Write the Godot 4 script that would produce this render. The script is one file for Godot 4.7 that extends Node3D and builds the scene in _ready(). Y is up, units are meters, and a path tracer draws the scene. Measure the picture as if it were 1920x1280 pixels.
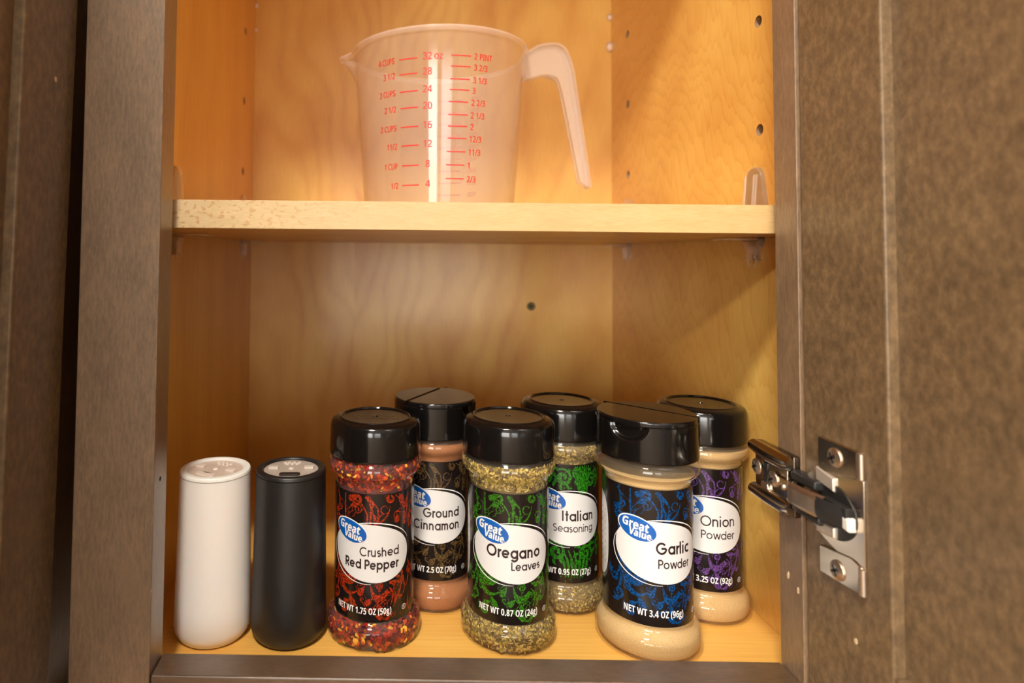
extends Node3D
# A kitchen wall cabinet standing open: spice jars and shakers on its floor, a measuring cup on its shelf.
# Metres; the cabinet floor is y = 0, the back of its face frame z = 0, the room is towards +z.

const F_PX := 1184.83
const PP := Vector2(717.53, 434.77)

# ------------------------------------------------------------------ mesh helpers
class MB:
	var v := PackedVector3Array()
	var n := PackedVector3Array()
	var uv := PackedVector2Array()
	var c := PackedColorArray()
	var xf := Transform3D.IDENTITY
	var col := Color.WHITE
	func tri(a: Vector3, b: Vector3, d: Vector3, na: Vector3, nb: Vector3, nd: Vector3, ua := Vector2.ZERO, ub := Vector2.ZERO, ud := Vector2.ZERO) -> void:
		a = xf * a; b = xf * b; d = xf * d
		na = (xf.basis * na).normalized(); nb = (xf.basis * nb).normalized(); nd = (xf.basis * nd).normalized()
		if (b - a).cross(d - a).dot(na + nb + nd) > 0.0:
			var t := b; b = d; d = t
			t = nb; nb = nd; nd = t
			var w := ub; ub = ud; ud = w
		v.append(a); v.append(b); v.append(d)
		n.append(na); n.append(nb); n.append(nd)
		uv.append(ua); uv.append(ub); uv.append(ud)
		c.append(col); c.append(col); c.append(col)
	func quad(p: Array, nn: Array, u: Array) -> void:
		tri(p[0], p[1], p[2], nn[0], nn[1], nn[2], u[0], u[1], u[2])
		tri(p[0], p[2], p[3], nn[0], nn[2], nn[3], u[0], u[2], u[3])
	func commit(m: Material) -> ArrayMesh:
		var a := []
		a.resize(Mesh.ARRAY_MAX)
		a[Mesh.ARRAY_VERTEX] = v; a[Mesh.ARRAY_NORMAL] = n; a[Mesh.ARRAY_TEX_UV] = uv; a[Mesh.ARRAY_COLOR] = c
		var am := ArrayMesh.new()
		am.add_surface_from_arrays(Mesh.PRIMITIVE_TRIANGLES, a)
		am.surface_set_material(0, m)
		return am
	# chamfered box; grain 0,1,2 = axis the texture's v runs along
	func box(at: Vector3, s: Vector3, bev := 0.0, grain := 1, ts := 1.0, off := Vector2.ZERO) -> void:
		var h := s * 0.5
		var b: float = minf(bev, minf(h.x, minf(h.y, h.z)) * 0.9)
		var uvf := func(p: Vector3, ax: int) -> Vector2:
			var others := [0, 1, 2]; others.erase(ax)
			var va: int = grain if grain != ax else others[1]
			others.erase(va)
			var ua: int = others[0] if others.size() == 1 else others[0]
			return Vector2(p[ua], -p[va]) / ts + off
		for ax in 3:
			var a1 := (ax + 1) % 3
			var a2 := (ax + 2) % 3
			for sg in [-1.0, 1.0]:
				var nn := Vector3.ZERO; nn[ax] = sg
				var ps := []; var us := []
				for q in [[-1, -1], [1, -1], [1, 1], [-1, 1]]:
					var p := Vector3.ZERO
					p[ax] = sg * h[ax]; p[a1] = q[0] * (h[a1] - b); p[a2] = q[1] * (h[a2] - b)
					ps.append(at + p); us.append(uvf.call(at + p, ax))
				quad(ps, [nn, nn, nn, nn], us)
		if b <= 0.0:
			return
		for ax in 3:   # edges running along ax
			var a1 := (ax + 1) % 3
			var a2 := (ax + 2) % 3
			for s1 in [-1.0, 1.0]:
				for s2 in [-1.0, 1.0]:
					var n1 := Vector3.ZERO; n1[a1] = s1
					var n2 := Vector3.ZERO; n2[a2] = s2
					var ps := []; var us := []
					for q in [[-1, 0], [1, 0], [1, 1], [-1, 1]]:
						var p := Vector3.ZERO
						p[ax] = q[0] * (h[ax] - b)
						p[a1] = s1 * (h[a1] - (b if q[1] else 0.0)); p[a2] = s2 * (h[a2] - (0.0 if q[1] else b))
						ps.append(at + p); us.append(uvf.call(at + p, a1))
					quad(ps, [n1, n1, n2, n2], us)
		for sx in [-1.0, 1.0]:
			for sy in [-1.0, 1.0]:
				for sz in [-1.0, 1.0]:
					var s3 := Vector3(sx, sy, sz)
					var pa := at + Vector3(sx * h.x, sy * (h.y - b), sz * (h.z - b))
					var pb := at + Vector3(sx * (h.x - b), sy * h.y, sz * (h.z - b))
					var pc := at + Vector3(sx * (h.x - b), sy * (h.y - b), sz * h.z)
					tri(pa, pb, pc, Vector3(sx, 0, 0), Vector3(0, sy, 0), Vector3(0, 0, sz), uvf.call(pa, 0), uvf.call(pb, 0), uvf.call(pc, 0))
	# profile of (radius, height), listed counter-clockwise (outer side upward)
	func lathe(pr: Array, segs := 64, a0 := 0.0, a1 := TAU, rf: Variant = null, us := 1.0, vs := 1.0) -> void:
		var m := pr.size()
		var sn := []
		for i in m - 1:
			var t: Vector2 = pr[i + 1] - pr[i]
			sn.append(Vector2(t.y, -t.x).normalized())
		var nn := []   # start and end normal of every segment
		for i in m - 1:
			var s0: Vector2 = sn[i]; var s1: Vector2 = sn[i]
			if i > 0 and s0.dot(sn[i - 1]) > 0.75: s0 = (s0 + sn[i - 1]).normalized()
			if i < m - 2 and s1.dot(sn[i + 1]) > 0.75: s1 = (s1 + sn[i + 1]).normalized()
			nn.append([s0, s1])
		var len := 0.0
		for i in m - 1:
			var p: Vector2 = pr[i]; var q: Vector2 = pr[i + 1]
			var l2 := len + p.distance_to(q)
			for k in segs:
				var t0 := a0 + (a1 - a0) * k / segs
				var t1 := a0 + (a1 - a0) * (k + 1) / segs
				var d0 := Vector3(sin(t0), 0, cos(t0)); var d1 := Vector3(sin(t1), 0, cos(t1))
				var e := [p, p, q, q]; var dd := [d0, d1, d1, d0]; var tt := [t0, t1, t1, t0]
				var ps := []; var ns := []
				for j in 4:
					var rr: float = e[j].x
					if rf != null: rr += rf.call(tt[j], e[j])
					ps.append(dd[j] * rr + Vector3(0, e[j].y, 0))
					var g: Vector2 = nn[i][0] if j < 2 else nn[i][1]
					ns.append(dd[j] * g.x + Vector3(0, g.y, 0))
				if rf != null and p.distance_to(q) > 1e-7:
					var along: Vector2 = (q - p).normalized() * 0.0002
					for j in 4:
						var at := func(tt2: float, pp: Vector2) -> Vector3:
							var r2: float = pp.x + rf.call(tt2, pp)
							return Vector3(sin(tt2) * r2, pp.y, cos(tt2) * r2)
						var pj: Vector2 = e[j]
						var fn: Vector3 = (at.call(tt[j] + 0.006, pj) - at.call(tt[j] - 0.006, pj)).cross(at.call(tt[j], pj + along) - at.call(tt[j], pj - along))
						if fn.length() > 1e-16 and pj.x > 0.002:
							fn = fn.normalized()
							if fn.dot(ns[j]) < 0: fn = -fn
							ns[j] = fn
				quad(ps, ns, [Vector2(t0 * us, len * vs), Vector2(t1 * us, len * vs), Vector2(t1 * us, l2 * vs), Vector2(t0 * us, l2 * vs)])
			len = l2
	# smooth surface through a grid of points
	func grid(f: Callable, nu: int, nv: int, flip := false, wu := false, wv := false) -> void:
		var g := []
		for i in nu + 1:
			var row := PackedVector3Array()
			for j in nv + 1: row.append(f.call(float(i) / nu, float(j) / nv))
			g.append(row)
		var ns := []
		for i in nu + 1:
			var row := PackedVector3Array()
			for j in nv + 1:
				var ia := i - 1 if i > 0 else (nu - 1 if wu else 0)
				var ib := i + 1 if i < nu else (1 if wu else nu)
				var ja := j - 1 if j > 0 else (nv - 1 if wv else 0)
				var jb := j + 1 if j < nv else (1 if wv else nv)
				var nn: Vector3 = (g[ib][j] - g[ia][j]).cross(g[i][jb] - g[i][ja])
				row.append((-nn if flip else nn).normalized())
			ns.append(row)
		for i in nu:
			for j in nv:
				quad([g[i][j], g[i + 1][j], g[i + 1][j + 1], g[i][j + 1]], [ns[i][j], ns[i + 1][j], ns[i + 1][j + 1], ns[i][j + 1]],
					[Vector2(i, j) / Vector2(nu, nv), Vector2(i + 1, j) / Vector2(nu, nv), Vector2(i + 1, j + 1) / Vector2(nu, nv), Vector2(i, j + 1) / Vector2(nu, nv)])
	func tube(path: Array, rad: Variant, sides := 10, caps := true, squash := 1.0) -> void:
		var m := path.size()
		var up := Vector3.UP
		var t0: Vector3 = (path[1] - path[0]).normalized()
		if absf(t0.dot(up)) > 0.9: up = Vector3.RIGHT
		var rings := []; var nrm := []
		for i in m:
			var t: Vector3 = (path[mini(i + 1, m - 1)] - path[maxi(i - 1, 0)]).normalized()
			var b := t.cross(up).normalized()
			up = b.cross(t).normalized()
			var r: float = rad[i] if rad is Array else rad
			var ring := []; var rn := []
			for k in sides + 1:
				var a := TAU * k / sides
				var d := b * cos(a) + up * sin(a) * squash
				ring.append(path[i] + d * r); rn.append(d)
			rings.append(ring); nrm.append(rn)
		for i in m - 1:
			for k in sides:
				quad([rings[i][k], rings[i][k + 1], rings[i + 1][k + 1], rings[i + 1][k]], [nrm[i][k], nrm[i][k + 1], nrm[i + 1][k + 1], nrm[i + 1][k]], [Vector2.ZERO, Vector2.ZERO, Vector2.ZERO, Vector2.ZERO])
		if caps:
			for e in [0, m - 1]:
				var t: Vector3 = (path[0] - path[1] if e == 0 else path[m - 1] - path[m - 2]).normalized()
				for k in sides: tri(path[e], rings[e][k], rings[e][k + 1], t, t, t)
	# outline in the xy plane pushed from z0 to z1, with a small bevel on the front (z1) edge
	func extrude(poly: PackedVector2Array, z0: float, z1: float, bev := 0.0) -> void:
		var m := poly.size()
		var area := 0.0
		for i in m: area += poly[i].cross(poly[(i + 1) % m])
		if area < 0: poly.reverse()
		var sn := []
		for i in m:
			var d: Vector2 = (poly[(i + 1) % m] - poly[i]).normalized()
			sn.append(Vector2(d.y, -d.x))
		var inner := PackedVector2Array()
		for i in m:
			var a: Vector2 = sn[(i - 1 + m) % m]; var b: Vector2 = sn[i]
			var mid := (a + b).normalized()
			inner.append(poly[i] - mid * bev / maxf(0.4, mid.dot(b)))
		var zf := z1 - bev
		for cap in [[poly, z0, -1.0], [inner, z1, 1.0]]:
			var pl: PackedVector2Array = cap[0]
			var ix := Geometry2D.triangulate_polygon(pl)
			var nn := Vector3(0, 0, cap[2])
			for i in range(0, ix.size(), 3):
				var q := []
				for k in 3: q.append(Vector3(pl[ix[i + k]].x, pl[ix[i + k]].y, cap[1]))
				tri(q[0], q[1], q[2], nn, nn, nn, pl[ix[i]] * 20, pl[ix[i + 1]] * 20, pl[ix[i + 2]] * 20)
		for i in m:
			var j := (i + 1) % m
			var na: Vector2 = sn[i]; var nb: Vector2 = sn[i]
			if na.dot(sn[(i - 1 + m) % m]) > 0.75: na = (na + sn[(i - 1 + m) % m]).normalized()
			if nb.dot(sn[j]) > 0.75: nb = (nb + sn[j]).normalized()
			var A := Vector3(na.x, na.y, 0); var B := Vector3(nb.x, nb.y, 0)
			var zz := [Vector2.ZERO, Vector2.ZERO, Vector2.ZERO, Vector2.ZERO]
			quad([Vector3(poly[i].x, poly[i].y, z0), Vector3(poly[j].x, poly[j].y, z0), Vector3(poly[j].x, poly[j].y, zf), Vector3(poly[i].x, poly[i].y, zf)], [A, B, B, A], zz)
			if bev > 0:
				var f := Vector3(0, 0, 1)
				quad([Vector3(poly[i].x, poly[i].y, zf), Vector3(poly[j].x, poly[j].y, zf), Vector3(inner[j].x, inner[j].y, z1), Vector3(inner[i].x, inner[i].y, z1)], [A, B, (B + f * 1.5).normalized(), (A + f * 1.5).normalized()], zz)

func rnd(pts: Array, closed := false, steps := 5) -> Array:   # [x, y, corner radius] -> rounded polyline of Vector2
	var out := []
	var m := pts.size()
	for i in m:
		var p := Vector2(pts[i][0], pts[i][1])
		var r: float = pts[i][2] if pts[i].size() > 2 else 0.0
		if r <= 0.0 or (not closed and (i == 0 or i == m - 1)):
			out.append(p); continue
		var a := Vector2(pts[(i - 1 + m) % m][0], pts[(i - 1 + m) % m][1])
		var b := Vector2(pts[(i + 1) % m][0], pts[(i + 1) % m][1])
		var pa := p + (a - p).normalized() * minf(r, a.distance_to(p) * 0.49)
		var pb := p + (b - p).normalized() * minf(r, b.distance_to(p) * 0.49)
		for k in steps + 1:
			var t := float(k) / steps
			out.append(pa.lerp(p, t).lerp(p.lerp(pb, t), t))
	return out

func ellipse(c: Vector2, a: float, b: float, tilt: float, m := 64, pw := 2.0) -> PackedVector2Array:
	var o := PackedVector2Array()
	for i in m:
		var t := TAU * i / m
		var q := Vector2(signf(cos(t)) * pow(absf(cos(t)), 2.0 / pw) * a, signf(sin(t)) * pow(absf(sin(t)), 2.0 / pw) * b)
		o.append(c + q.rotated(tilt))
	return o

# ------------------------------------------------------------------ scene helpers
var used := {}
func numbered(called: String) -> String:
	used[called] = used.get(called, 0) + 1
	return called if used[called] == 1 else "%s_%03d" % [called, used[called] - 1]

func thing(called: String, label: String, category: String, at := Vector3.ZERO, turn := 0.0, group := "") -> Node3D:
	var o := Node3D.new()
	o.name = numbered(called)
	add_child(o)
	o.position = at
	o.rotation.y = turn
	o.set_meta("label", label); o.set_meta("category", category)
	if group: o.set_meta("group", group)
	return o

func obj(called: String, mesh: Mesh, parent: Node3D, label := "", stuff := false) -> MeshInstance3D:
	var o := MeshInstance3D.new()
	o.name = called
	o.mesh = mesh
	parent.add_child(o, true)
	if label: o.set_meta("label", label)
	if stuff: o.set_meta("kind", "stuff")
	return o

func struct(called: String, mesh: Mesh) -> MeshInstance3D:
	var o := obj(called, mesh, self)
	o.set_meta("kind", "structure")
	return o

func srgb(r: int, g: int, b: int, a := 1.0) -> Color:
	return Color(r / 255.0, g / 255.0, b / 255.0, a)

func mat(col: Color, rough := 0.5, metal := 0.0, spec := 0.5) -> StandardMaterial3D:
	var m := StandardMaterial3D.new()
	m.albedo_color = col; m.roughness = rough; m.metallic = metal; m.metallic_specular = spec
	return m

func clear(col: Color, alpha: float, rough := 0.04) -> StandardMaterial3D:
	var m := mat(col, rough)
	m.transparency = BaseMaterial3D.TRANSPARENCY_ALPHA
	m.albedo_color.a = alpha
	m.cull_mode = BaseMaterial3D.CULL_DISABLED
	return m

func noise(sd: int, freq: float, oct := 3, kind := FastNoiseLite.TYPE_SIMPLEX_SMOOTH) -> FastNoiseLite:
	var f := FastNoiseLite.new()
	f.seed = sd; f.frequency = freq; f.noise_type = kind
	f.fractal_type = FastNoiseLite.FRACTAL_FBM; f.fractal_octaves = oct
	return f

func noise_tex(sd: int, freq: float, stops: Array, size := 512, oct := 4, kind := FastNoiseLite.TYPE_SIMPLEX_SMOOTH) -> NoiseTexture2D:
	var t := NoiseTexture2D.new()
	t.width = size; t.height = size; t.seamless = true; t.generate_mipmaps = false
	t.noise = noise(sd, freq, oct, kind)
	var g := Gradient.new()
	g.offsets = PackedFloat32Array(); g.colors = PackedColorArray()
	var offs := PackedFloat32Array(); var cols := PackedColorArray()
	for s in stops:
		offs.append(s[0]); cols.append(s[1])
	g.offsets = offs; g.colors = cols
	t.color_ramp = g
	return t

func painted(w: int, h: int, f: Callable) -> ImageTexture:   # f(x, y) in pixels -> Color
	var data := PackedByteArray()
	data.resize(w * h * 3)
	var k := 0
	for y in h:
		for x in w:
			var c: Color = f.call(x, y)
			if y > h * 0.85:   # meets itself where it repeats
				c = c.lerp(f.call(x, y - h), (float(y) / h - 0.85) / 0.15)
			data[k] = clampi(int(c.r * 255.0), 0, 255); data[k + 1] = clampi(int(c.g * 255.0), 0, 255); data[k + 2] = clampi(int(c.b * 255.0), 0, 255)
			k += 3
	return ImageTexture.create_from_image(Image.create_from_data(w, h, false, Image.FORMAT_RGB8, data))

# ------------------------------------------------------------------ materials
var M := {}

func wood_mat(tex: Texture2D, rough: float, coat := 0.0, coat_rough := 0.2) -> StandardMaterial3D:
	var m := mat(Color.WHITE, rough)
	m.albedo_texture = tex
	if coat > 0.0:
		m.clearcoat_enabled = true; m.clearcoat = coat; m.clearcoat_roughness = coat_rough
	return m

const MAPLE := Color(0.89, 0.695, 0.35)

func make_materials() -> void:
	var n1 := noise(11, 0.004, 2); var n2 := noise(12, 0.03, 3); var n3 := noise(13, 0.012, 3)
	var fine := noise(14, 0.25, 2); var blotch := noise(15, 0.008, 3)
	# back panel: 0.5 m a side; open cathedral figure
	M.maple_back = wood_mat(painted(640, 640, func(x: int, y: int) -> Color:
		var wx := x + 34.0 * n1.get_noise_2d(x * 2.0, y * 1.1)
		var dx := (wx - 395.0) / 120.0
		var ring := dx * dx * 1.1 - y / 95.0 + 1.6 * n1.get_noise_2d(x * 1.1, y * 0.5)
		if absf(dx) > 1.3: ring += (absf(dx) - 1.3) * 2.0
		var s := 0.5 + 0.5 * sin(ring * 3.8 + 0.5 * n2.get_noise_2d(x * 0.6, y * 0.2))
		var g := 1.0 - 0.032 * pow(s, 2.0) + 0.07 * blotch.get_noise_2d(x, y * 0.6) + 0.02 * fine.get_noise_2d(x * 2.2, y * 0.12)
		return Color(MAPLE.r * g, MAPLE.g * g * g, MAPLE.b * g * g * g)), 0.42, 0.42, 0.19)
	# side panels, floor and shelf faces: flame figure with jagged bands
	M.maple_side = wood_mat(painted(640, 640, func(x: int, y: int) -> Color:
		var zig := 20.0 * n3.get_noise_2d(x * 3.2, 7.0 + y * 0.25) + 9.0 * n2.get_noise_2d(x * 1.6, y * 0.3)
		var dx := (x - 330.0) / 150.0
		var ring := (y + zig) / 27.0 - dx * dx * 1.7 + 2.2 * n1.get_noise_2d(x, y)
		var fr := ring - floorf(ring)
		var s := pow(fr, 3.0)
		var g := 1.0 - 0.042 * s + 0.05 * blotch.get_noise_2d(x, y) + 0.02 * fine.get_noise_2d(x * 2.0, y * 0.15)
		return Color(MAPLE.r * g, MAPLE.g * g * g, MAPLE.b * g * g * g)), 0.42, 0.3, 0.14)
	# straight grain for the left side
	M.maple_plain = wood_mat(painted(384, 384, func(x: int, y: int) -> Color:
		var g := 1.0 + 0.035 * fine.get_noise_2d(x * 2.6, y * 0.05) + 0.05 * blotch.get_noise_2d(x * 1.5, y * 0.2)
		return Color(MAPLE.r * g, MAPLE.g * g * g, MAPLE.b * g * g * g)), 0.4, 0.2, 0.25)
	# shelf edge: short horizontal streaks, worn spots near its left end
	var spots := noise(17, 0.075, 3)
	M.maple_edge = wood_mat(painted(1024, 64, func(x: int, y: int) -> Color:
		var g := 0.985 + 0.05 * fine.get_noise_2d(x * 0.14, y * 1.6) + 0.03 * n2.get_noise_2d(x * 0.3, y)
		var wear := clampf(1.0 - x / 420.0, 0.0, 1.0)
		var sp := clampf((spots.get_noise_2d(x * 0.9, y) - 0.22) * 6.0, 0.0, 1.0) * wear
		var pale := clampf(1.0 - x / 640.0, 0.0, 1.0)
		var c := Color(0.77, 0.63, 0.425).lerp(Color(0.84, 0.74, 0.58), pale * 0.8)
		c = c.lerp(Color(0.70, 0.51, 0.29), sp * 0.75)
		return Color(c.r * g, c.g * g, c.b * g * g)), 0.5)
	# dark walnut stain on the face frame and doors
	var d1 := noise(21, 0.16, 3); var d2 := noise(22, 0.02, 3); var d3 := noise(23, 0.4, 2)
	M.dark = wood_mat(painted(768, 768, func(x: int, y: int) -> Color:
		var g := 1.0 + 0.17 * d1.get_noise_2d(x * 1.5, y * 0.22) + 0.10 * d2.get_noise_2d(x, y * 0.4) + 0.10 * d3.get_noise_2d(x * 1.1, y * 0.25)
		return Color(0.47 * g, 0.375 * g, 0.28 * g)), 0.40, 1.0, 0.40)
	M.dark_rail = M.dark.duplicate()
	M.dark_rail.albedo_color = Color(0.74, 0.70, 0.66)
	M.dark_paint = mat(srgb(92, 78, 66), 0.6)
	var knots := noise(24, 0.11, 3)
	M.dark_mottled = wood_mat(painted(768, 768, func(x: int, y: int) -> Color:
		var g := 1.0 + 0.20 * knots.get_noise_2d(x * 0.9, y * 0.55) + 0.10 * d2.get_noise_2d(x, y) + 0.10 * d3.get_noise_2d(x, y * 0.5)
		return Color(0.425 * g, 0.34 * g, 0.24 * g)), 0.46, 0.5, 0.26)
	M.dark_mottled.metallic_specular = 0.35
	M.hole = mat(srgb(150, 116, 82), 0.8)
	M.black_cap = mat(srgb(15, 13, 12), 0.11)
	M.black_cap_matte = mat(srgb(14, 12, 11), 0.13)
	M.jar = clear(srgb(255, 246, 232), 0.022, 0.03)
	M.clip = clear(srgb(246, 226, 208), 0.13, 0.04)
	M.cup = clear(srgb(192, 164, 142), 0.28, 0.08)
	M.cup_solid = clear(srgb(204, 178, 156), 0.27, 0.2)
	M.cup_rim = clear(srgb(244, 220, 204), 0.22, 0.15)
	M.red_ink = mat(srgb(212, 44, 40), 0.45)
	M.red_ink_back = mat(srgb(200, 70, 66), 0.5)
	M.white_shaker = mat(srgb(246, 238, 230), 0.42)
	M.white_shaker.subsurf_scatter_enabled = true; M.white_shaker.subsurf_scatter_strength = 0.15
	M.white_clear = mat(srgb(216, 196, 180), 0.35)
	M.white_tab = mat(srgb(232, 216, 202), 0.4)
	M.black_shaker = mat(srgb(30, 28, 27), 0.38)
	M.grey_top = mat(srgb(172, 158, 146), 0.38)
	M.grey_tab = mat(srgb(204, 190, 176), 0.4)
	M.nickel = mat(srgb(205, 194, 178), 0.2, 1.0)
	M.nickel_soft = mat(srgb(206, 190, 172), 0.36, 1.0)
	M.nickel_dark = mat(srgb(120, 108, 96), 0.24, 1.0)
	M.nickel_pale = mat(srgb(232, 220, 204), 0.5, 0.85)
	M.hinge_black = mat(srgb(36, 34, 33), 0.4)
	M.hinge_white = mat(srgb(222, 212, 200), 0.4)
	M.label_black = mat(srgb(24, 18, 16), 0.18)
	M.panel = mat(srgb(208, 204, 200), 0.3)
	M.badge = mat(srgb(6, 82, 158), 0.28)
	M.badge_rim = mat(srgb(232, 226, 222), 0.3)
	M.badge_shade = mat(srgb(188, 176, 168), 0.4)
	M.ink = mat(srgb(38, 22, 20), 0.35)
	M.white_ink = mat(srgb(226, 220, 214), 0.32)
	M.fine_print = mat(srgb(96, 92, 90), 0.4)
	M.date_ink = mat(srgb(96, 78, 26), 0.5)
	M.glue = mat(srgb(236, 214, 196), 0.35)
	M.plug = mat(srgb(96, 84, 26), 0.6)
	M.plug_dark = mat(srgb(52, 44, 16), 0.6)
	M.chip = mat(srgb(206, 178, 140), 0.7)
	M.plaster = mat(srgb(226, 214, 198), 0.9)
	M.ceiling = mat(srgb(236, 230, 220), 0.9)
	M.floor = mat(srgb(150, 112, 78), 0.5)
	M.trim = mat(srgb(240, 236, 228), 0.5)

# ------------------------------------------------------------------ lettering
var fonts := {}
func letters(txt: String, bold := false) -> Dictionary:   # triangles of a line of type, capitals 1 high, from the left end of the baseline
	var f: SystemFont = fonts.get(bold)
	if f == null:
		f = SystemFont.new()
		f.font_names = PackedStringArray(["Droid Sans"]); f.font_weight = 700 if bold else 400
		fonts[bold] = f
	var t := TextMesh.new()
	t.font = f; t.font_size = 64; t.pixel_size = 0.01; t.depth = 0.0; t.curve_step = 1.5
	t.horizontal_alignment = HORIZONTAL_ALIGNMENT_LEFT; t.vertical_alignment = VERTICAL_ALIGNMENT_BOTTOM
	t.text = txt
	var a: PackedVector3Array = t.surface_get_arrays(0)[Mesh.ARRAY_VERTEX]
	var ix: Variant = t.surface_get_arrays(0)[Mesh.ARRAY_INDEX]
	var o := PackedVector2Array()
	var lo := 1e9; var hi := -1e9
	var count: int = ix.size() if ix != null and ix.size() else a.size()
	for i in count:
		var p: Vector3 = a[ix[i]] if ix != null and ix.size() else a[i]
		var q := Vector2(p.x, p.y - 0.16) / 0.457
		o.append(q)
		lo = minf(lo, q.x); hi = maxf(hi, q.x)
	return {"tris": o, "lo": lo, "hi": hi}

# round geometric sans drawn with strokes: circles, arcs and straight stems; capitals 1 high
func arc(c: Vector2, r: float, a0: float, a1: float, m := 20, sy := 1.0) -> Array:
	var o := []
	for i in m + 1:
		var a := deg_to_rad(lerpf(a0, a1, float(i) / m))
		o.append(c + Vector2(cos(a) * r, sin(a) * r * sy))
	return o

func glyph(ch: String, w: float) -> Array:   # [advance, strokes]
	var x := 0.72
	var h := w * 0.5
	var r := x * 0.5 - h
	var cy := x * 0.5
	var c := Vector2(h + r, cy)
	var R := 0.5 - h + 0.01
	var C := Vector2(h + R, 0.5)
	var right := c.x + r
	var g := 0.09
	match ch:
		"o": return [2 * r + w + g, [arc(c, r, 0, 360, 32)]]
		"a": return [2 * r + w + g, [arc(c, r, 0, 360, 32), [Vector2(right, 0), Vector2(right, x)]]]
		"d": return [2 * r + w + g, [arc(c, r, 0, 360, 32), [Vector2(right, 0), Vector2(right, 1.02)]]]
		"p": return [2 * r + w + g, [arc(c, r, 0, 360, 32), [Vector2(h, -0.28), Vector2(h, x)]]]
		"g": return [2 * r + w + g, [arc(c, r, 0, 360, 32), [Vector2(right, x), Vector2(right, 0.04)] + arc(Vector2(c.x, 0.04), r, 0, -150, 16, 0.88)]]
		"e": return [2 * r + w + g, [[Vector2(c.x - r, cy - 0.01), Vector2(right, cy - 0.01)], arc(c, r, -2, 318, 30)]]
		"c": return [2 * r + w + g * 0.8, [arc(c, r, 48, 312, 26)]]
		"u":
			var q := 0.29 - h
			return [2 * q + w + g * 1.6, [[Vector2(h, x)] + arc(Vector2(h + q, q + h), q, 180, 360, 16) + [Vector2(h + 2 * q, x)], [Vector2(h + 2 * q, x), Vector2(h + 2 * q, 0)]]]
		"n", "h":
			var q := 0.29 - h
			return [2 * q + w + g * 1.6, [[Vector2(h, 0), Vector2(h, 1.02 if ch == "h" else x)], arc(Vector2(h + q, x - q - h), q, 180, 0, 16) + [Vector2(h + 2 * q, 0)]]]
		"m":
			var q := 0.255 - h
			return [4 * q + w + g * 1.6, [[Vector2(h, 0), Vector2(h, x)], arc(Vector2(h + q, x - q - h), q, 180, 0, 16) + [Vector2(h + 2 * q, 0)], arc(Vector2(h + 3 * q, x - q - h), q, 180, 0, 16) + [Vector2(h + 4 * q, 0)]]]
		"r": return [0.34 + g * 0.5, [[Vector2(h, 0), Vector2(h, x)], arc(Vector2(h + 0.25, x - 0.25 - h), 0.25, 170, 85, 10)]]
		"s": return [0.46 + g, [arc(Vector2(0.23, x - h - 0.155), 0.155, 40, 250, 14) + arc(Vector2(0.23, h + 0.155), 0.165, 80, -140, 14)]]
		"i": return [w + g * 1.6, [[Vector2(h, 0), Vector2(h, x)], [Vector2(h, 0.88), Vector2(h, 1.02)]]]
		"l": return [w + g * 1.6, [[Vector2(h, 0), Vector2(h, 1.02)]]]
		"t": return [0.34 + g, [[Vector2(0.17, 0), Vector2(0.17, 0.98)], [Vector2(0, x - h), Vector2(0.34, x - h)]]]
		"v": return [0.6 + g * 0.4, [[Vector2(h * 0.7, x), Vector2(0.3, 0.02)], [Vector2(0.3, 0.02), Vector2(0.6 - h * 0.7, x)]]]
		"w": return [0.92 + g * 0.4, [[Vector2(h * 0.7, x), Vector2(0.25, 0.02)], [Vector2(0.25, 0.02), Vector2(0.46, x - 0.02)], [Vector2(0.46, x - 0.02), Vector2(0.67, 0.02)], [Vector2(0.67, 0.02), Vector2(0.92 - h * 0.7, x)]]]
		"C": return [2 * R + w * 0.6 + g * 0.6, [arc(C, R, 45, 315, 32)]]
		"G": return [2 * R + w + g, [arc(C, R, 42, 360, 36), [Vector2(C.x + R, 0.5), Vector2(C.x - 0.02, 0.5)]]]
		"O": return [2 * R + w + g, [arc(C, R, 0, 360, 40)]]
		"R": return [0.62 + g * 0.6, [[Vector2(h, 0), Vector2(h, 1)], [Vector2(h, 1 - h), Vector2(0.3, 1 - h)] + arc(Vector2(0.3, 1 - h - 0.225), 0.225, 90, -90, 14) + [Vector2(h, 1 - h - 0.45)], [Vector2(0.3, 0.5 - h), Vector2(0.56, 0)]]]
		"P": return [0.58 + g * 0.6, [[Vector2(h, 0), Vector2(h, 1)], [Vector2(h, 1 - h), Vector2(0.3, 1 - h)] + arc(Vector2(0.3, 1 - h - 0.235), 0.235, 90, -90, 14) + [Vector2(h, 1 - h - 0.47)]]]
		"L": return [0.48 + g * 0.6, [[Vector2(h, 1), Vector2(h, 0)], [Vector2(0, h), Vector2(0.46, h)]]]
		"I": return [w + g * 1.8, [[Vector2(h, 0), Vector2(h, 1)]]]
		"S": return [0.58 + g, [arc(Vector2(0.29, 1 - h - 0.21), 0.21, 35, 250, 16) + arc(Vector2(0.29, h + 0.225), 0.225, 75, -145, 16)]]
	return [0.32, []]

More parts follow.
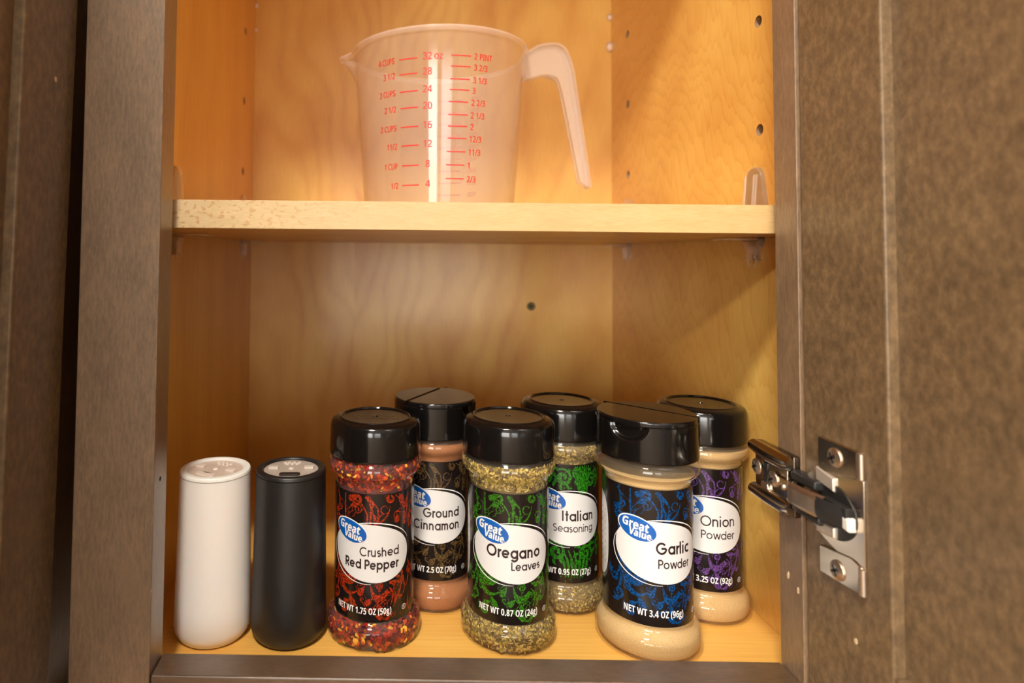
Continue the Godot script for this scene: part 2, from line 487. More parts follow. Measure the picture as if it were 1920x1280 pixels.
func stroke_tris(pts: Array, w: Variant, closed := false) -> PackedVector2Array:
	var m := pts.size()
	var L := PackedVector2Array(); var Rr := PackedVector2Array()
	for i in m:
		var a: Vector2 = pts[maxi(i - 1, 0)]; var b: Vector2 = pts[mini(i + 1, m - 1)]
		if closed or (m > 3 and pts[0].distance_to(pts[m - 1]) < 1e-5):
			a = pts[i - 1 if i > 0 else m - 2]; b = pts[i + 1 if i < m - 1 else 1]
		var d := (b - a).normalized()
		var nn := Vector2(-d.y, d.x)
		if i > 0 and i < m - 1:
			var d1: Vector2 = (pts[i] - pts[i - 1]).normalized()
			nn = nn / maxf(0.5, nn.dot(Vector2(-d1.y, d1.x)))
		var ww: float = (w[i] if w is Array else w) * 0.5
		L.append(pts[i] + nn * ww); Rr.append(pts[i] - nn * ww)
	var o := PackedVector2Array()
	for i in m - 1:
		for p in [L[i], Rr[i], Rr[i + 1], L[i], Rr[i + 1], L[i + 1]]: o.append(p)
	return o

func round_letters(txt: String, w: float) -> Dictionary:
	var o := PackedVector2Array()
	var x := 0.0
	for ch in txt:
		var g := glyph(ch, w)
		for s in g[1]:
			for p in stroke_tris(s, w): o.append(p + Vector2(x, 0))
		x += g[0]
	var lo := 1e9; var hi := -1e9
	for p in o:
		lo = minf(lo, p.x); hi = maxf(hi, p.x)
	return {"tris": o, "lo": lo, "hi": hi}

# lay flat triangles (metres round the surface, metres up) on a cylinder or cone round the y axis
func lay_on(mb: MB, tris: PackedVector2Array, rad: Callable, off: float) -> void:
	for i in range(0, tris.size() - 2, 3):
		var ps := []; var ns := []
		for k in 3:
			var q := tris[i + k]
			var r: float = rad.call(q.y)
			var u := q.x / r
			ps.append(Vector3(sin(u) * (r + off), q.y, cos(u) * (r + off)))
			ns.append(Vector3(sin(u), 0, cos(u)))
		mb.tri(ps[0], ps[1], ps[2], ns[0], ns[1], ns[2], tris[i] * 40.0, tris[i + 1] * 40.0, tris[i + 2] * 40.0)

# place a line of type: size = capital height, x = its left (align 0), middle (0.5) or right end (1), squeeze = width factor
func set_type(t: Dictionary, x: float, y: float, size: float, align := 0.0, squeeze := 1.0, tilt := 0.0) -> PackedVector2Array:
	var o := PackedVector2Array()
	var w: float = (t.hi - t.lo) * size * squeeze
	for p in t.tris:
		o.append(Vector2(x, y) + Vector2((p.x - t.lo) * size * squeeze - w * align, p.y * size).rotated(tilt))
	return o

func fan(poly: PackedVector2Array, c: Vector2, rings := 8) -> PackedVector2Array:   # filled outline in rings, so that it can follow a curve
	var o := PackedVector2Array()
	var m := poly.size()
	for i in m:
		var a := poly[i]; var b := poly[(i + 1) % m]
		for k in rings:
			var t0 := float(k) / rings; var t1 := float(k + 1) / rings
			var p := [c.lerp(a, t0), c.lerp(b, t0), c.lerp(b, t1), c.lerp(a, t1)]
			for j in ([0, 1, 2, 0, 2, 3] if k else [0, 2, 3]): o.append(p[j])
	return o

# ------------------------------------------------------------------ the scroll print of the labels
const MM := 0.001
func taper(m: int, w0: float, w1: float, w2: float) -> Array:
	var o := []
	for i in m:
		var t := float(i) / (m - 1)
		o.append((lerpf(w0, w1, t * 2.0) if t < 0.5 else lerpf(w1, w2, t * 2.0 - 1.0)))
	return o

func curl(c: Vector2, r: float, start: float, turns: float, w: float, inward := 0.12) -> PackedVector2Array:
	var pts := []
	var m := int(absf(turns) * 26) + 8
	for i in m:
		var t := float(i) / (m - 1)
		var a := deg_to_rad(start) + TAU * turns * t
		pts.append(c + Vector2(cos(a), sin(a)) * r * lerpf(1.0, inward, pow(t, 0.8)))
	return stroke_tris(pts, taper(m, w * 0.35, w * 1.15, w * 0.5))

func sweep(a: Vector2, b: Vector2, c: Vector2, w0: float, w1: float, w2: float) -> PackedVector2Array:
	var pts := []
	for i in 19:
		var t := i / 18.0
		pts.append(a.lerp(b, t).lerp(b.lerp(c, t), t))
	return stroke_tris(pts, taper(19, w0, w1 * 1.25, w2))

func drop(c: Vector2, a: float, b: float, tilt: float) -> PackedVector2Array:
	var pl := PackedVector2Array()
	for i in 24:
		var t := TAU * i / 24.0
		pl.append(c + Vector2(cos(t) * a, sin(t) * b * (0.55 - 0.45 * cos(t))).rotated(deg_to_rad(tilt)))
	return fan(pl, c, 3)

func scrolls(kind: int) -> PackedVector2Array:   # millimetres: x from the middle of the label, y from its lower edge
	var o := PackedVector2Array()
	var V := func(x: float, y: float) -> Vector2: return Vector2(x, y)
	if kind == 0:
		# above the name panel
		o += curl(V.call(-9.0, 59.5), 3.4, -150, -1.9, 0.5)
		o += sweep(V.call(-14.5, 63.5), V.call(-7.0, 66.5), V.call(-3.6, 57.0), 0.3, 0.8, 0.6)
		o += sweep(V.call(-3.6, 57.5), V.call(-3.0, 54.0), V.call(-5.0, 50.5), 0.7, 1.0, 0.6)
		o += sweep(V.call(-5.5, 67.5), V.call(3.0, 61.0), V.call(0.8, 51.0), 1.0, 3.3, 2.0)
		o += sweep(V.call(-1.8, 66.0), V.call(-1.0, 58.0), V.call(-2.2, 51.0), 0.4, 1.1, 0.8)
		o += sweep(V.call(0.8, 52.0), V.call(8.2, 54.5), V.call(8.8, 61.5), 1.1, 0.8, 0.3)
		o += curl(V.call(5.8, 60.0), 3.0, 10, -1.0, 0.6, 0.5)
		o += curl(V.call(13.0, 56.2), 2.2, 250, 1.0, 0.6, 0.85)
		o += drop(V.call(13.0, 54.6), 2.5, 2.6, 90)
		o += drop(V.call(16.5, 62.5), 4.4, 2.6, -70)
		o += sweep(V.call(14.5, 67.5), V.call(17.0, 64.0), V.call(15.0, 61.0), 0.5, 1.4, 0.5)
		o += sweep(V.call(21.5, 66.0), V.call(18.5, 58.0), V.call(18.0, 50.0), 0.8, 2.6, 2.0)
		o += sweep(V.call(23.5, 60.0), V.call(22.0, 54.0), V.call(22.5, 46.0), 0.5, 1.6, 0.8)
		o += drop(V.call(-12.5, 65.5), 2.7, 2.4, 40)
		o += sweep(V.call(-17.0, 68.0), V.call(-17.5, 60.0), V.call(-16.6, 52.0), 0.5, 0.9, 0.5)
		o += curl(V.call(-21.5, 58.5), 2.4, 200, 1.2, 1.0)
		o += drop(V.call(-20.0, 49.5), 2.0, 2.2, 30)
		o += sweep(V.call(-24.5, 66.0), V.call(-21.0, 63.0), V.call(-23.5, 54.0), 0.6, 1.2, 0.5)
		var rr := RandomNumberGenerator.new(); rr.seed = 19
		for i in 44:   # fine tendrils between the large scrolls
			var c := Vector2(rr.randf_range(-27, 26), rr.randf_range(50, 67) if i % 2 else rr.randf_range(2, 26))
			o += curl(c, rr.randf_range(1.0, 2.6), rr.randf_range(0, 360), rr.randf_range(-1.6, 1.6), 0.34)
			o += sweep(c, c + Vector2(rr.randf_range(-4, 4), 3), c + Vector2(rr.randf_range(-6, 6), rr.randf_range(-6, 6)), 0.15, 0.4, 0.15)
		# left of the panel
		for k in 4:
			o += sweep(V.call(-24.5 + 0.5 * k, 47.0 - 8.0 * k), V.call(-21.0, 42.5 - 8.0 * k), V.call(-25.5, 36.5 - 8.0 * k), 0.5, 1.5, 0.6)
			o += curl(V.call(-21.5 + 0.7 * k, 36.0 - 6.5 * k), 1.6, 40.0 * k, 1.3, 0.7)
		# below it
		o += sweep(V.call(-21.0, 29.0), V.call(-15.0, 14.5), V.call(-8.6, 26.5), 1.2, 4.4, 2.6)
		o += sweep(V.call(-22.5, 25.5), V.call(-17.5, 9.5), V.call(-8.5, 16.5), 0.6, 2.2, 0.5)
		o += drop(V.call(-18.5, 21.0), 3.6, 3.2, 80)
		o += curl(V.call(-13.0, 22.5), 2.5, 60, -1.7, 0.65)
		o += drop(V.call(-6.2, 17.0), 3.4, 2.4, 60)
		o += sweep(V.call(-1.4, 20.0), V.call(0.6, 8.0), V.call(8.2, 17.0), 0.4, 3.2, 2.4)
		o += curl(V.call(3.2, 19.5), 2.5, -170, -1.8, 0.95)
		o += sweep(V.call(8.5, 21.0), V.call(17.5, 21.0), V.call(11.0, 7.5), 1.2, 4.4, 0.4)
		o += sweep(V.call(8.4, 18.5), V.call(12.5, 15.5), V.call(9.5, 9.0), 0.4, 1.1, 0.3)
		o += sweep(V.call(17.5, 22.5), V.call(17.5, 14.0), V.call(15.0, 11.0), 1.2, 3.8, 1.6)
		o += drop(V.call(-2.2, 11.5), 2.8, 2.6, 45)
		o += drop(V.call(3.0, 9.0), 2.6, 2.2, 100)
		o += sweep(V.call(-13.0, 13.5), V.call(-12.0, 9.0), V.call(-9.0, 8.5), 1.0, 3.0, 1.0)
		for q in [[-24.0, 12.0, 200], [-17.0, 5.5, 30], [7.0, 4.5, 150], [14.5, 24.0, 260], [-26.5, 20.0, 100], [23.0, 24.0, 300], [-9.5, 65.0, 200], [9.5, 65.5, 20], [-23.5, 52.5, 60], [23.5, 53.0, 250]]:
			o += curl(Vector2(q[0], q[1]), 3.3, q[2], 1.2, 1.7, 0.2)
			o += drop(Vector2(q[0], q[1]) + Vector2.from_angle(deg_to_rad(q[2] + 40.0)) * 4.2, 2.6, 2.2, q[2])
		o += sweep(V.call(21.5, 30.0), V.call(24.5, 24.0), V.call(20.0, 16.0), 0.5, 1.6, 0.5)
		o += sweep(V.call(22.5, 12.0), V.call(20.5, 6.0), V.call(23.5, 2.0), 0.4, 1.2, 0.5)
	else:
		var rr := RandomNumberGenerator.new(); rr.seed = 77
		for q in [[-14.0, 60.0, 1], [-5.0, 60.5, -1], [13.0, 58.5, 1], [4.0, 64.0, -1], [22.0, 60.0, 1], [-22.0, 58.0, -1], [8.5, 17.0, 1], [-9.0, 17.5, -1], [20.0, 21.0, -1], [-20.0, 20.0, 1]]:
			var c := Vector2(q[0], q[1])
			o += curl(c, 5.4, -90.0 * q[2] + 30, 1.5 * q[2], 2.4, 0.15)
			for k in 5:
				var a := deg_to_rad(60.0 + 42.0 * k) * float(q[2])
				var d := Vector2(cos(a), sin(a))
				o += sweep(c + d * 4.6, c + d * 6.6 + d.orthogonal() * 1.2, c + d * 7.8 - d.orthogonal() * 1.6, 1.3, 1.6, 0.3)
		for k in 7:
			o += sweep(Vector2(-4.0 + 1.7 * k, 3.0), Vector2(-3.0 + 2.2 * k, 12.0), Vector2(-9.0 + 3.3 * k, 19.0), 0.5, 1.4, 0.3)
			o += sweep(Vector2(2.0 + 1.5 * k, 67.5), Vector2(2.0 + 1.3 * k, 58.0), Vector2(5.0 + 0.8 * k, 51.0), 0.4, 1.1, 0.6)
		for k in 90:
			o += drop(Vector2(rr.randf_range(-30, 30), rr.randf_range(54, 68) if k % 2 else rr.randf_range(1, 12)), rr.randf_range(0.3, 0.7), 0.5, rr.randf_range(0, 360))
	var kept := PackedVector2Array()   # nothing is printed past the label's edges
	for i in range(0, o.size(), 3):
		var lo := minf(o[i].y, minf(o[i + 1].y, o[i + 2].y)); var hi := maxf(o[i].y, maxf(o[i + 1].y, o[i + 2].y))
		if lo > 0.3 and hi < 67.8:
			for k in 3: kept.append(o[i + k])
	return kept

# ------------------------------------------------------------------ jars
func print_mat(col: Color, sd: int) -> StandardMaterial3D:
	var m := mat(Color.WHITE, 0.24)
	var d := col.darkened(0.62)
	m.albedo_texture = noise_tex(sd, 0.07, [[0.0, d], [0.3, col.darkened(0.55)], [0.47, col.darkened(0.32)], [0.62, col.darkened(0.16)], [0.85, col], [1.0, col]], 256, 5)
	return m

func lid_round(parent: Node3D, k: float, dated: bool) -> void:
	var mb := MB.new()
	var pr := rnd([[0.0245 * k, 0.0988, 0], [0.0254 * k, 0.0990, 0.0004], [0.0256 * k, 0.1000, 0.0004], [0.0254 * k, 0.1178, 0.0046], [0.0203 * k, 0.1187, 0.0012], [0.0199 * k, 0.1193, 0.0004], [0.0189 * k, 0.1193, 0.0004], [0.0185 * k, 0.1183, 0.0004], [0.0016 * k, 0.1185, 0], [0.0012 * k, 0.1178, 0], [0.0, 0.1177, 0]])
	mb.lathe(pr, 96)
	var lid := obj("lid", mb.commit(M.black_cap), parent)
	if dated:
		var db := MB.new()
		var rr := RandomNumberGenerator.new(); rr.seed = 5
		for row in 2:   # dot-matrix date code, too worn to read
			for i in 14:
				for dot in 5:
					if rr.randf() < 0.5: continue
					var p := Vector3(-0.0125 + 0.00185 * i + rr.randf() * 0.0011, 0.1186, 0.0026 - 0.0052 * row + rr.randf() * 0.0022)
					db.box(p, Vector3(0.0005, 0.00006, 0.0004))
		obj("date_code", db.commit(M.date_ink), lid, "faint worn yellow date code in dots")

func lid_flip(parent: Node3D, k: float, turn: float) -> void:
	var base := MB.new()
	var scoop := func(t: float, p: Vector2) -> float:   # thumb recess under the lip of the flap
		var da := wrapf(t - turn, -PI, PI) / 0.42
		var dy := (0.1172 - p.y) / 0.0082
		var e := clampf(1.0 - da * da - dy * dy, 0.0, 1.0)
		return -0.0026 * smoothstep(0.0, 0.5, e) if p.y < 0.1173 and p.y > 0.1 else 0.0
	var pr := [Vector2(0.0245 * k, 0.0988), Vector2(0.0254 * k, 0.0989), Vector2(0.0256 * k, 0.0996)]
	for i in 42: pr.append(Vector2(0.0256 * k, 0.1000 + 0.0172 * i / 41.0))
	pr.append(Vector2(0.0250 * k, 0.1177)); pr.append(Vector2(0, 0.1177))
	base.lathe(pr, 200, 0.0, TAU, scoop)
	var lid := obj("lid", base.commit(M.black_cap_matte), parent)
	# the top: a hinged D in front of the fold, the fixed half behind it
	for half in 2:
		var pl := PackedVector2Array()
		var r := 0.0254 * k
		var d := -0.0066 if half == 0 else -0.0071
		var a := acos(d / r)
		for i in 49:
			var t := lerpf(-a, a, i / 48.0) if half == 0 else lerpf(a + 0.02, TAU - a - 0.02, i / 48.0)
			pl.append(Vector2(sin(t), cos(t)) * r)
		var mb := MB.new()
		mb.xf = Transform3D(Basis(Vector3.UP, turn) * Basis(Vector3.RIGHT, PI / 2), Vector3(0, 0, 0))
		var py := PackedVector2Array()
		for p in pl: py.append(Vector2(p.x, p.y))
		mb.xf = Transform3D(Basis(Vector3.UP, turn) * Basis(Vector3(1, 0, 0), Vector3(0, 0, 1), Vector3(0, 1, 0)), Vector3.ZERO)
		mb.extrude(py, 0.1177, 0.1201 if half == 0 else 0.1199, 0.0009)
		obj("flap" if half == 0 else "cap_rear", mb.commit(M.black_cap_matte), lid)
	var hb := MB.new()
	hb.xf = Transform3D(Basis(Vector3.UP, turn), Vector3(0, 0.11945, -0.0108 * k))
	hb.box(Vector3.ZERO, Vector3(0.039 * k, 0.0012, 0.0005), 0.0002)
	obj("hinge_line", hb.commit(M.black_cap_matte), lid)

func shell_profile(k: float) -> Array:
	return rnd([[0.0, 0.0016, 0], [0.0190, 0.0016, 0.001], [0.0215, 0.0002, 0.001], [0.0248, 0.0002, 0.003], [0.0263, 0.0035, 0.002], [0.0262, 0.0108, 0.0045], [0.0224, 0.0142, 0.001], [0.0219, 0.0158, 0.001], [0.0219, 0.0850, 0.001], [0.0224, 0.0884, 0.0016], [0.0260, 0.0912, 0.0026], [0.0263, 0.0958, 0.0024], [0.0240, 0.0985, 0.001], [0.0240, 0.1005, 0.0]].map(func(p): return [p[0] * k, p[1], p[2]]))

# spec: kind, k (girth), lid, turn, fill (height of the contents), lift, ink colour, lines [text, height, baseline, stroke, squeeze], net, base colour
func jar(label: String, at: Vector3, turn: float, spec: Dictionary) -> void:
	var t := thing("spice_jar", label, "spice jar", at, turn, "spice jars on the cabinet floor")
	var k: float = spec.k
	t.scale = Vector3(1, spec.tall, 1)
	var mb := MB.new()
	mb.lathe(shell_profile(k), 96)
	obj("bottle", mb.commit(M.jar), t, "clear plastic bottle")
	# contents
	var inside := rnd([[0.0, 0.0022, 0], [0.0190, 0.0022, 0.001], [0.0240, 0.0018, 0.003], [0.0253, 0.0045, 0.002], [0.0252, 0.0104, 0.0042], [0.0214, 0.0138, 0.001], [0.0209, 0.0160, 0.001], [0.0209, 0.0850, 0.001], [0.0214, 0.0890, 0.0016], [0.0250, 0.0916, 0.0024], [0.0253, 0.0955, 0.002], [0.0238, 0.0975, 0.0]].map(func(p): return [p[0] * k, p[1], p[2]]))
	var cut := []
	var top: float = spec.fill
	for p in inside:
		if p.y <= top: cut.append(p)
	var last: Vector2 = cut[cut.size() - 1]
	cut.append(Vector2(last.x, top)); cut.append(Vector2(last.x * 0.6, top + 0.0012)); cut.append(Vector2(0, top + 0.0016))
	var cb := MB.new()
	cb.lathe(cut, 72, 0.0, TAU, null, 1.2, 50.0)
	var contents := obj("contents", cb.commit(spec.core), t)
	if spec.has("flakes"):
		var fb := MB.new()
		var rr := RandomNumberGenerator.new(); rr.seed = spec.seed
		for band in [[0.0026, 0.0150, spec.count], [0.0835, top, int(spec.count * 0.85)]]:
			for i in band[2]:
				var y := rr.randf_range(band[0], band[1])
				var r := 0.0
				for j in cut.size() - 1:
					if cut[j].y <= y and cut[j + 1].y >= y and cut[j].x > 0.015 * k:
						r = lerpf(cut[j].x, cut[j + 1].x, clampf((y - cut[j].y) / maxf(cut[j + 1].y - cut[j].y, 1e-6), 0, 1))
				if r <= 0.0: continue
				var u := rr.randf_range(0, TAU)
				var f: Dictionary = spec.flakes[rr.rand_weighted(spec.weights)]
				var c: Color = f.c
				c = c.lightened(rr.randf() * 0.05) if rr.randf() < 0.5 else c.darkened(rr.randf() * 0.4)
				fb.col = c.srgb_to_linear()
				var L: float = f.l * rr.randf_range(0.6, 1.2)
				var W: float = f.w * rr.randf_range(0.6, 1.2)
				var out := Vector3(sin(u), 0, cos(u))
				var spin := Basis(out, rr.randf_range(0, TAU))
				var side := spin * Vector3.UP
				var nrm := (out + Vector3(rr.randf_range(-1, 1), rr.randf_range(-1, 1), rr.randf_range(-1, 1)) * 0.5).normalized()
				var ax := (side - nrm * side.dot(nrm)).normalized()
				var bx := nrm.cross(ax)
				var mid := out * (r - 0.0006 + rr.randf_range(0.0, 0.0009)) + Vector3(0, y, 0)
				var pts := []
				var m := 8 if f.round else 6
				for j in m:
					var a := TAU * j / m
					var q := 1.0 if f.round else rr.randf_range(0.62, 1.1)
					var pt := mid + ax * cos(a) * L * 0.5 * q + bx * sin(a) * W * 0.5 * q
					var rad := Vector2(pt.x, pt.z).length()
					var most := r + 0.0007
					if rad > most:
						pt.x *= most / rad; pt.z *= most / rad
					pt.y = clampf(pt.y, 0.0009, 0.1)
					pts.append(pt)
				var ctr := mid + nrm * 0.0003
				for j in m:
					var pa: Vector3 = pts[j]; var pb: Vector3 = pts[(j + 1) % m]
					fb.tri(ctr, pa, pb, nrm, (nrm + (pa - mid).normalized() * 0.5).normalized(), (nrm + (pb - mid).normalized() * 0.5).normalized())
		obj("flakes", fb.commit(M.flake), contents, "", true)
	# label wrapped round the waist
	var R := 0.02225 * k
	var y0: float = 0.0145 + spec.lift
	var H := 0.068
	var lb := MB.new()
	lb.lathe([Vector2(R - 0.0001, y0), Vector2(R, y0), Vector2(R, y0 + H), Vector2(R - 0.0001, y0 + H)], 96)
	var lab := obj("label", lb.commit(M.label_black), t)
	var rad := func(_y: float) -> float: return R
	var deg := R * PI / 180.0
	var S := func(tris: PackedVector2Array) -> PackedVector2Array:   # millimetres from the label's lower edge -> metres
		var o := PackedVector2Array()
		for p in tris: o.append(Vector2(p.x * MM, y0 + p.y * MM))
		return o
	var sb := MB.new()
	lay_on(sb, S.call(scrolls(spec.art)), rad, 0.00004)
	obj("scroll_print", sb.commit(spec.ink), lab)
	# name panel with a loose outline round it
	var pc := Vector2(-5.0 * deg, y0 + 0.0367)
	var pb := MB.new()
	var pa := 58.5 * deg
	lay_on(pb, fan(ellipse(pc, pa, 0.0152, -0.10, 72, 2.15), pc, 14), rad, 0.00008)
	obj("name_panel", pb.commit(M.panel), lab)
	var ob := MB.new()
	for a in [[18.0, 118.0], [150.0, 272.0]]:
		var pts := []; var ws := []
		for i in 41:
			var q := deg_to_rad(lerpf(a[0], a[1], i / 40.0))
			pts.append(pc + Vector2(-0.4 * deg + cos(q) * 61.5 * deg, sin(q) * 0.0162 + cos(q) * 0.0009))
			ws.append(0.00012 + 0.0004 * sin(PI * i / 40.0))
		lay_on(ob, stroke_tris(pts, ws), rad, 0.00010)
	obj("panel_outline", ob.commit(M.badge_rim), lab)
	# blue oval with two words, its soft printed edge and white rim
	var bc := Vector2(-34.4 * deg, y0 + 0.0475)
	var tl := deg_to_rad(-14.0)
	var rb := MB.new()
	lay_on(rb, fan(ellipse(bc + Vector2(-0.00025, 0.0002), 0.01015, 0.0060, tl, 64), bc, 6), rad, 0.00014)
	obj("badge_rim", rb.commit(M.badge_rim), lab)
	var bb := MB.new()
	lay_on(bb, fan(ellipse(bc, 0.0098, 0.0056, tl, 64), bc, 6), rad, 0.00019)
	obj("badge", bb.commit(M.badge), lab, "blue oval badge")
	var wb := MB.new()
	var t2 := deg_to_rad(-9.0)
	for d in [Vector2(-1, 0), Vector2(1, 0), Vector2(0, 1), Vector2(0, -1), Vector2.ZERO]:
		var q: Vector2 = bc + d * 0.00009
		lay_on(wb, set_type(letters("Great", true), q.x - 0.0075, q.y + 0.0008, 0.0042, 0.0, 0.86, t2), rad, 0.00027)
		lay_on(wb, set_type(letters("Value", true), q.x - 0.0040, q.y - 0.0033, 0.0035, 0.0, 0.84, t2), rad, 0.00027)
	lay_on(wb, set_type(letters("TM", false), bc.x + 0.0067, bc.y - 0.0044, 0.0006, 0.0, 0.9, t2), rad, 0.00027)
	obj("badge_lettering", wb.commit(M.white_ink), lab)
	var nb := MB.new()
	for l in spec.lines:
		lay_on(nb, set_type(round_letters(l[0], l[3]), 36.6 * deg, y0 + l[2], l[1], 1.0, l[4]), rad, 0.00020)
	obj("name_lettering", nb.commit(M.ink), lab)
	var eb := MB.new()
	lay_on(eb, set_type(letters(spec.net, true), spec.get("net_end", 32.0) * deg, y0 + 0.0048, 0.0033, 1.0, spec.get("net_squeeze", 0.72)), rad, 0.00020)
	var uc := Vector2(47.0 * deg, y0 + 0.0058)
	lay_on(eb, stroke_tris(arc(uc, 0.0013, 0, 360, 28), 0.00028), rad, 0.00020)
	lay_on(eb, set_type(letters("U", true), uc.x, uc.y - 0.0007, 0.0014, 0.5, 0.8), rad, 0.00020)
	obj("net_weight_lettering", eb.commit(M.white_ink), lab)
	# pale facts panel round the side
	var fp := MB.new()
	lay_on(fp, fan(ellipse(Vector2(-104.0 * deg, y0 + 0.037), 26 * deg, 0.022, 0.0, 40, 3.0), Vector2(-104.0 * deg, y0 + 0.037), 6), rad, 0.00008)
	obj("facts_panel", fp.commit(M.panel), lab)
	var fl := MB.new()
	for i in 9:
		lay_on(fl, stroke_tris([Vector2(-122 * deg, y0 + 0.023 + 0.0034 * i), Vector2(-112 * deg, y0 + 0.023 + 0.0034 * i), Vector2(-100 * deg, y0 + 0.023 + 0.0034 * i), Vector2(-86 * deg, y0 + 0.023 + 0.0034 * i)], 0.0007 if i % 3 else 0.0014), rad, 0.00016)
	obj("facts_print", fl.commit(M.fine_print), lab)
	if spec.lid == "flip": lid_flip(t, k, spec.lid_turn - turn)
	else: lid_round(t, k, spec.get("dated", false))

func powder(a: Color, b: Color, sd: int) -> StandardMaterial3D:
	var m := mat(Color.WHITE, 0.9)
	m.albedo_texture = noise_tex(sd, 0.09, [[0.0, b.darkened(0.2)], [0.36, b], [0.5, a.lerp(b, 0.3)], [0.62, a], [1.0, a.lightened(0.15)]], 512, 4)
	m.heightmap_enabled = true; m.heightmap_texture = m.albedo_texture; m.heightmap_scale = 0.03
	return m

func jars() -> void:
	M.flake = mat(Color.WHITE, 0.75, 0.0, 0.3)
	M.flake.vertex_color_use_as_albedo = true
	M.flake.cull_mode = BaseMaterial3D.CULL_DISABLED
	var red := [
		{"c": srgb(160, 34, 6), "l": 0.0050, "w": 0.0034, "round": false}, {"c": srgb(196, 72, 12), "l": 0.0045, "w": 0.0028, "round": false},
		{"c": srgb(94, 14, 3), "l": 0.0050, "w": 0.0036, "round": false}, {"c": srgb(232, 128, 30), "l": 0.0044, "w": 0.0018, "round": false}, {"c": srgb(246, 178, 48), "l": 0.0036, "w": 0.0030, "round": true}]
	var herb := [
		{"c": srgb(176, 146, 66), "l": 0.0032, "w": 0.0019, "round": false}, {"c": srgb(206, 176, 90), "l": 0.0026, "w": 0.0016, "round": false},
		{"c": srgb(98, 72, 30), "l": 0.0028, "w": 0.0013, "round": false}, {"c": srgb(226, 198, 118), "l": 0.0040, "w": 0.0007, "round": false}, {"c": srgb(146, 126, 46), "l": 0.0030, "w": 0.0021, "round": false}]
	var herb2 := herb.map(func(f): return {"c": f.c.lerp(srgb(170, 140, 90), 0.35), "l": f.l * 0.8, "w": f.w * 0.8, "round": false})
	var w := PackedFloat32Array([4, 2.6, 3.2, 1.0, 1.0])
	var wh := PackedFloat32Array([4, 4, 2.2, 1.4, 2.4])
	jar("clear jar of crushed red pepper flakes with a black screw lid, beside the black shaker", Vector3(-0.0016, 0, -0.0486), 0.0,
		{"k": 1.0, "tall": 0.985, "lid": "round", "dated": true, "fill": 0.0975, "lift": -0.0003, "art": 0, "ink": print_mat(srgb(184, 52, 18), 41), "seed": 3, "count": 1300, "flakes": red, "weights": w,
		"core": powder(srgb(110, 18, 4), srgb(54, 8, 2), 51), "lines": [["Crushed", 0.0048, 0.0352, 0.145, 0.92], ["Red Pepper", 0.0052, 0.0284, 0.18, 0.86]], "net": "NET WT 1.75 OZ (50g)", "net_squeeze": 0.70, "net_end": 25.5})
	jar("clear jar of dried oregano leaves with a green scroll label, in the front row", Vector3(0.0735, 0, -0.0479), 0.0,
		{"k": 1.0, "tall": 0.996, "lid": "round", "fill": 0.0962, "lift": 0.0, "art": 0, "ink": print_mat(srgb(56, 124, 22), 42), "seed": 4, "count": 3600, "flakes": herb, "weights": wh,
		"core": powder(srgb(126, 98, 46), srgb(70, 52, 24), 52), "lines": [["Oregano", 0.0062, 0.0346, 0.175, 0.90], ["Leaves", 0.0044, 0.0284, 0.15, 0.93]], "net": "NET WT 0.87 OZ (24g)"})
	jar("clear jar of garlic powder with a blue scroll label and flip lid, front right", Vector3(0.1492, 0, -0.0425), 0.0,
		{"k": 1.045, "tall": 1.022, "lid": "flip", "lid_turn": deg_to_rad(-43.0), "fill": 0.0905, "lift": 0.0032, "art": 0, "ink": print_mat(srgb(4, 76, 140), 43),
		"core": powder(srgb(206, 172, 114), srgb(176, 136, 80), 53), "lines": [["Garlic", 0.0060, 0.0361, 0.175, 0.92], ["Powder", 0.0046, 0.0290, 0.145, 0.92]], "net": "NET WT 3.4 OZ (96g)", "net_end": 25.0, "net_squeeze": 0.72})
	jar("clear jar of ground cinnamon with a flip lid, behind the red pepper flakes", Vector3(0.0348, 0, -0.0850), 0.0,
		{"k": 0.985, "tall": 1.008, "lid": "flip", "lid_turn": deg_to_rad(59.0), "fill": 0.0960, "lift": 0.0034, "art": 0, "ink": print_mat(srgb(106, 80, 44), 44),
		"core": powder(srgb(172, 108, 56), srgb(146, 84, 38), 54), "lines": [["Ground", 0.0054, 0.0362, 0.165, 0.92], ["Cinnamon", 0.0054, 0.0290, 0.165, 0.88]], "net": "NET WT 2.5 OZ (70g)", "net_squeeze": 0.72})
	jar("clear jar of mixed dried herbs with a dense leafy green label, in the back row", Vector3(0.1141, 0, -0.0855), 0.0,
		{"k": 0.985, "tall": 1.004, "lid": "round", "fill": 0.0965, "lift": 0.0030, "art": 1, "ink": print_mat(srgb(44, 132, 20), 45), "seed": 6, "count": 2600, "flakes": herb2, "weights": wh,
		"core": powder(srgb(140, 116, 66), srgb(84, 66, 36), 55), "lines": [["Italian", 0.0060, 0.0356, 0.165, 0.92], ["Seasoning", 0.0044, 0.0292, 0.125, 0.92]], "net": "NET WT 0.95 OZ (27g)"})
	jar("clear jar of onion powder with a purple scroll label, by the cabinet's right wall", Vector3(0.1962, 0, -0.0765), deg_to_rad(-14.0),
		{"k": 0.985, "tall": 1.014, "lid": "round", "fill": 0.0955, "lift": 0.0034, "art": 0, "ink": print_mat(srgb(114, 72, 142), 46),
		"core": powder(srgb(206, 170, 112), srgb(174, 132, 76), 56), "lines": [["Onion", 0.0058, 0.0362, 0.13, 0.95], ["Powder", 0.0046, 0.0292, 0.125, 0.95]], "net": "NET WT 3.25 OZ (92g)"})

